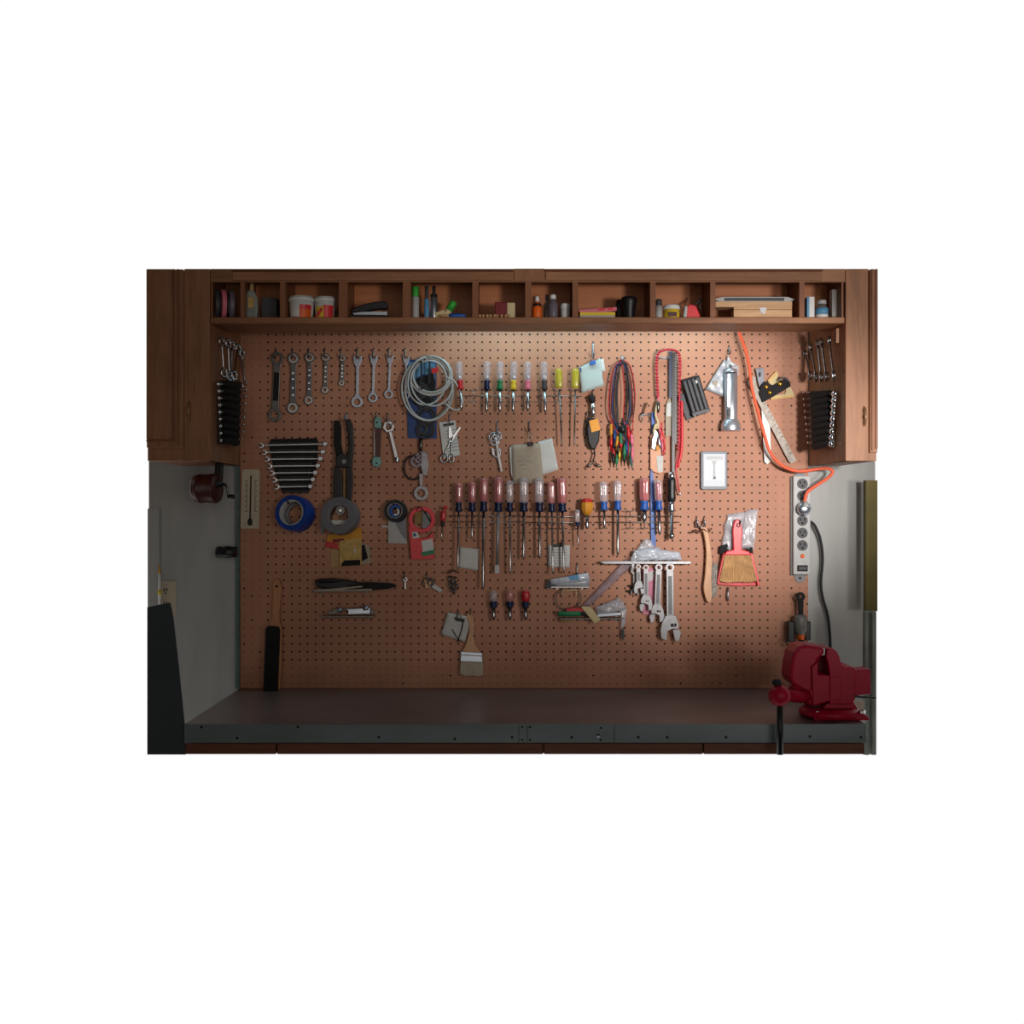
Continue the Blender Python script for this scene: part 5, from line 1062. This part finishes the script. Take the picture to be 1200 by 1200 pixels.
for i in range(26):
    t=i/25; MB(f).tube([(850+29*t,651,2.6),(847+36*t,668,3),(844+43*t,682+random.uniform(-1.5,1.5),2.5)],[.5,.6,.3],5).build('straw','straw',r)
hook(864.5,612,'hook through the handle of the red whisk brush',L=16,up=3)
# ---- paint brush and clipped note
f=A(549,752,6); r=thing('paint_brush','wide paint brush with pale wooden handle and cream bristles, hanging low','brush',f)
P=crom([(551,715.5),(547,722),(550,733),(549,745),(545,757),(541,764)],5)+crom([(565,766),(558,757),(555,745),(556,733),(554,722),(551.5,716)],5)
MB(f).poly([(p[0],p[1]) for p in P],-1.6,2).build('handle','beech',r,bevel=.8)
MB(f).poly([(540,763),(565,764.5),(566,776),(539.5,775)],-2.4,2.8).build('ferrule','alu',r,bevel=.6); MB(f).poly([(539.8,766.5),(565.4,768),(565.5,769),(539.7,767.6)],2.8,3).build('ferrule_crease','steel_dark',r)
MB(f).poly([(540,775),(566,776),(566.5,791),(560,792.5),(553,791.5),(545,792),(538.5,789)],-2.2,2.6).build('bristles','bristlewhite',r,bevel=.8)
hook(551.5,718,'small hook at the tip of the paint brush handle',L=9,up=4)
r,f=note([(525,717.5),(553,723),(545,752),(517,743.5)],5,'paper','tilted off-white note with a black clip beside the paint brush',amp=1)
MB(f).tube([(530,737,2.4),(535,746,2.4),(541,752,2.4)],.5,6,smooth=3).tube([(543,726,2.6),(541,738,2.6),(536,752,2.2)],.6,6,smooth=3).build('dark_wire','ink',r)
MB(f).poly([(533,723),(545,725.5),(544,729),(534,727)],1.6,4.4).build('clip','black',r,bevel=.4); MB(f).tube([(535,724,3),(537,718,3),(541,724,3)],.5,6,smooth=3).build('clip_handle','wire',r)
hook(536.5,720,'hook carrying the tilted clipped note',L=8,up=5)
# ---- bench brush leaning at left
f=Fr(325,679,5,rot=1.2,pitch=-2); r=thing('bench_brush','long wooden bench brush with black bristles standing on bench against board','brush',f)
P=crom([(-3,1),(-5,8),(-3.5,18),(-4.5,32),(-4,44),(-7,53),(-8.5,60)],5)+[(-8.5,128),(7,128)]+crom([(7.5,100),(7.5,60),(5,50),(4,38),(5.5,18),(5.5,8),(3,1),(0,-1)],5)
MB(f).poly([(p[0],p[1]) for p in P],-3,3).build('handle','oak',r,bevel=1.2)
MB(f).poly([(-10,56),(-6,54),(5,55),(6,60),(5.5,130),(-10.5,131)],3,12).build('bristles','bristleblack',r,bevel=1.5)
MB(f).lathe((0,8,3),(0,0,1),[(0,1.6),(.4,1.4)],12).build('hang_hole','ink',r)
# ---- grey and black torch behind the vise
f=A(936,725,12); r=thing('spray_gun','grey and black tool with a round top lever standing behind the vise','tool',f)
MB(f).box(922.5,930,728,752,-5,5).build('left_block','black',r,bevel=1); MB(f).box(942,949,728,750,-5,5).build('right_block','black',r,bevel=1)
MB(f).lathe((937.5,720,2),(0,1,0),[(0,4),(1,7),(4,7.8),(18,7.8),(20,6.4),(23,6)],22).build('grey_body','grey_tool',r)
MB(f).poly([(934,701),(941,701),(940.5,721),(935.5,721)],0,4).build('lever','blackmat',r,bevel=1); MB(f).ring(937.5,699,5.2,1.8,-.5,4.5,seg=20).build('round_lever_end','blackmat',r,bevel=.6)
MB(f).lathe((938,743,3),(0,1,0),[(0,4.6),(2,4.6),(3,3.8),(6,3.8)],14).build('orange_collar','orange',r); MB(f).lathe((938,749,3),(0,1,0),[(0,3),(60,2.6)],12).build('lower_stem','blackmat',r)
MB(f).tube([(924,748,2),(920,752,4),(925,757,4),(932,756,3)],.9,7,smooth=4).build('black_cord','black',r)
# ---- vise
NV=182
f=A(965,800,NV); r=thing('bench_vise','large dark red bench vise bolted on the right end of the workbench','vise',f)
V_='visered'
k=f.k; zb=600-(zt-CZ)/k  # bench surface in this frame
MB(f).poly([(947,zb),(947.5,zb-6),(953,zb-8),(1004,zb-8),(1010,zb-5),(1011,zb)],-26,26).build('base_plate',V_,r,bevel=1.6)
MB(f).lathe((972,zb-3,0),(0,-1,0),[(0,35),(5,35),(9,31),(10,27)],40).build('swivel_ring',V_,r)
MB(f).poly([(958,zb-10),(966,zb-20),(966,812),(994,812),(997,822),(1001,zb-12),(1000,zb-8),(958,zb-8)],-16,16).build('body_column',V_,r,bevel=3)
# fixed jaw (right) and slide bar
MB(f).poly([(963,757),(970,757.5),(975,761),(978,768),(980,776),(985,779),(994,779),(996,781),(996,816),(990,822),(966,822),(966,786),(964,774),(962,768)],-22,22).build('fixed_jaw',V_,r,bevel=2.6)
MB(f).poly([(995,784),(1016,782.5),(1017,811),(995,814)],-13,13).build('slide_bar',V_,r,bevel=1.2)
# moving jaw (left)
MB(f).poly([(922,798),(920,790),(922,774),(925,762),(931,755),(940,753),(958,755.5),(961.5,757),(960,764),(953,771),(952,786),(965,787),(966,818),(955,823),(945,824),(939,820),(938,808)],-22,22).build('moving_jaw',V_,r,bevel=3)
MB(f).poly([(944.5,778),(952,771.5),(951.5,787),(965,788),(965.5,817),(946,822.5)],20,25.5).build('jaw_web','visered',r,bevel=.8)
MB(f).poly([(966,790),(980,790),(980,816),(966,818)],20,23).build('jaw_web','visered',r,bevel=.8)
MB(f).box(953,966,768,792,-14,-6).build('screw_housing','maroon',r,bevel=.8)
MB(f).poly([(956,757.6),(961.3,757.2),(961.3,765),(957,766)],-21,21).build('jaw_plate','steel_dark',r,bevel=.3); MB(f).poly([(963,757.4),(967.5,757.6),(966,766),(963,764)],-21,21).build('jaw_plate','steel_dark',r,bevel=.3)
MB(f).lathe((946,810,10),(-1,0,.3),[(0,15),(4,14.5),(8,11),(14,9.5),(18,10.5),(22,10.5),(23,8)],26).build('screw_hub',V_,r)
MB(f).lathe((925,797,10),(.8,-.1,0),[(0,3),(3,5.5),(10,7),(16,7)],18).build('upper_boss',V_,r)
MB(f).lathe((985,zb-9,22),(0,1,0),[(0,3),(.5,4.6),(3,4.6)],6,sharp=True).build('bolt','steel',r)
MB(f).lathe((953,zb-11.5,22),(0,1,0),[(0,3),(.5,4.2),(4,4.2)],6,sharp=True).build('bolt','steel',r); MB(f).lathe((1004,zb-11.5,20),(0,1,0),[(0,3),(.5,4.2),(4,4.2)],6,sharp=True).build('bolt','steel',r)
g=Fr(913.5,815,238)
MB().wtube([f.P(942,811,12),f.P(932,812,28),g.P(2,0,-4)],[.022,.017,.015],16).build('screw_spindle',V_,r)
q=MB(g).ell((0,0,0),(13,12.6,12.6),28,18).build('handle_ball',V_,r)
MB(g).lathe((-3,-12,0),(0,-1,0),[(0,4.6),(1,5.6),(5,5.4),(7,3.6)],18).build('handle_cap','blackmat',r)
MB(g).lathe((.5,10,0),(0,1,0),[(0,3.6),(59,3.8)],16).build('handle_bar','black',r)
# thin rod from the vise to the right
MB(A(1006,817,200)).tube([(996,815,0),(1010,817,0),(1026.5,818,0)],1.3,8,smooth=3).single('thin_rod','black','thin black rod running right from behind the vise','rod')
MB(A(1006,833,120)).box(1000,1012,822,840,-2,1).single('outlet_plate','ivory','pale plate partly hidden behind the right side of the vise','plate',bevel=.4)
# ================================================================ CAMERA, LIGHT
cam=bpy.data.cameras.new('camera'); co=bpy.data.objects.new('camera',cam); COL.objects.link(co)
co.location=(0,-D,CZ); co.rotation_euler=(PI/2,0,0); cam.sensor_width=36; cam.lens=36*FPX/1200; cam.clip_start=.05
bpy.context.scene.camera=co
w=bpy.data.worlds.new('world'); w.use_nodes=True; w.node_tree.nodes['Background'].inputs[0].default_value=(1,1,1,1); w.node_tree.nodes['Background'].inputs[1].default_value=1.0
bpy.context.scene.world=w
def aim(o,t):
    o.rotation_euler=(Vector(t)-o.location).to_track_quat('-Z','Y').to_euler()
def spot(name,loc,tgt,power,size,blend,radius,color):
    l=bpy.data.lights.new(name,'SPOT'); l.energy=power; l.spot_size=math.radians(size); l.spot_blend=blend; l.shadow_soft_size=radius; l.color=color
    o=bpy.data.objects.new(name,l); COL.objects.link(o); o.location=loc; aim(o,tgt); return o
def area(name,loc,tgt,power,sx,sy,color):
    l=bpy.data.lights.new(name,'AREA'); l.shape='RECTANGLE'; l.size=sx; l.size_y=sy; l.energy=power; l.color=color
    o=bpy.data.objects.new(name,l); COL.objects.link(o); o.location=loc; aim(o,tgt); return o
spot('key_spot',(2.2,-4.6,1.50),(.55,0,2.20),285,34,1,.28,(1,.95,.91))
spot('pool_spot',(1.05,-2.2,1.66),(.66,0,1.62),170,33,1,.06,(1,.95,.92))
area('shelf_strip',(.22,-.12,2.10),(.22,-.02,1.6),1.6,.9,.05,(.55,.9,1))
area('room_fill',(.8,-5.7,1.75),(.5,0,1.75),44,5.0,3.4,(1,.92,.84))
sc=bpy.context.scene
sc.view_settings.view_transform='Standard'; sc.view_settings.look='None'; sc.view_settings.exposure=0; sc.view_settings.gamma=1
dup={l for l in LABELS if l and LABELS.count(l)>1}
if dup: print('DUPLICATE LABELS',dup)
print('THINGS',len(LABELS))
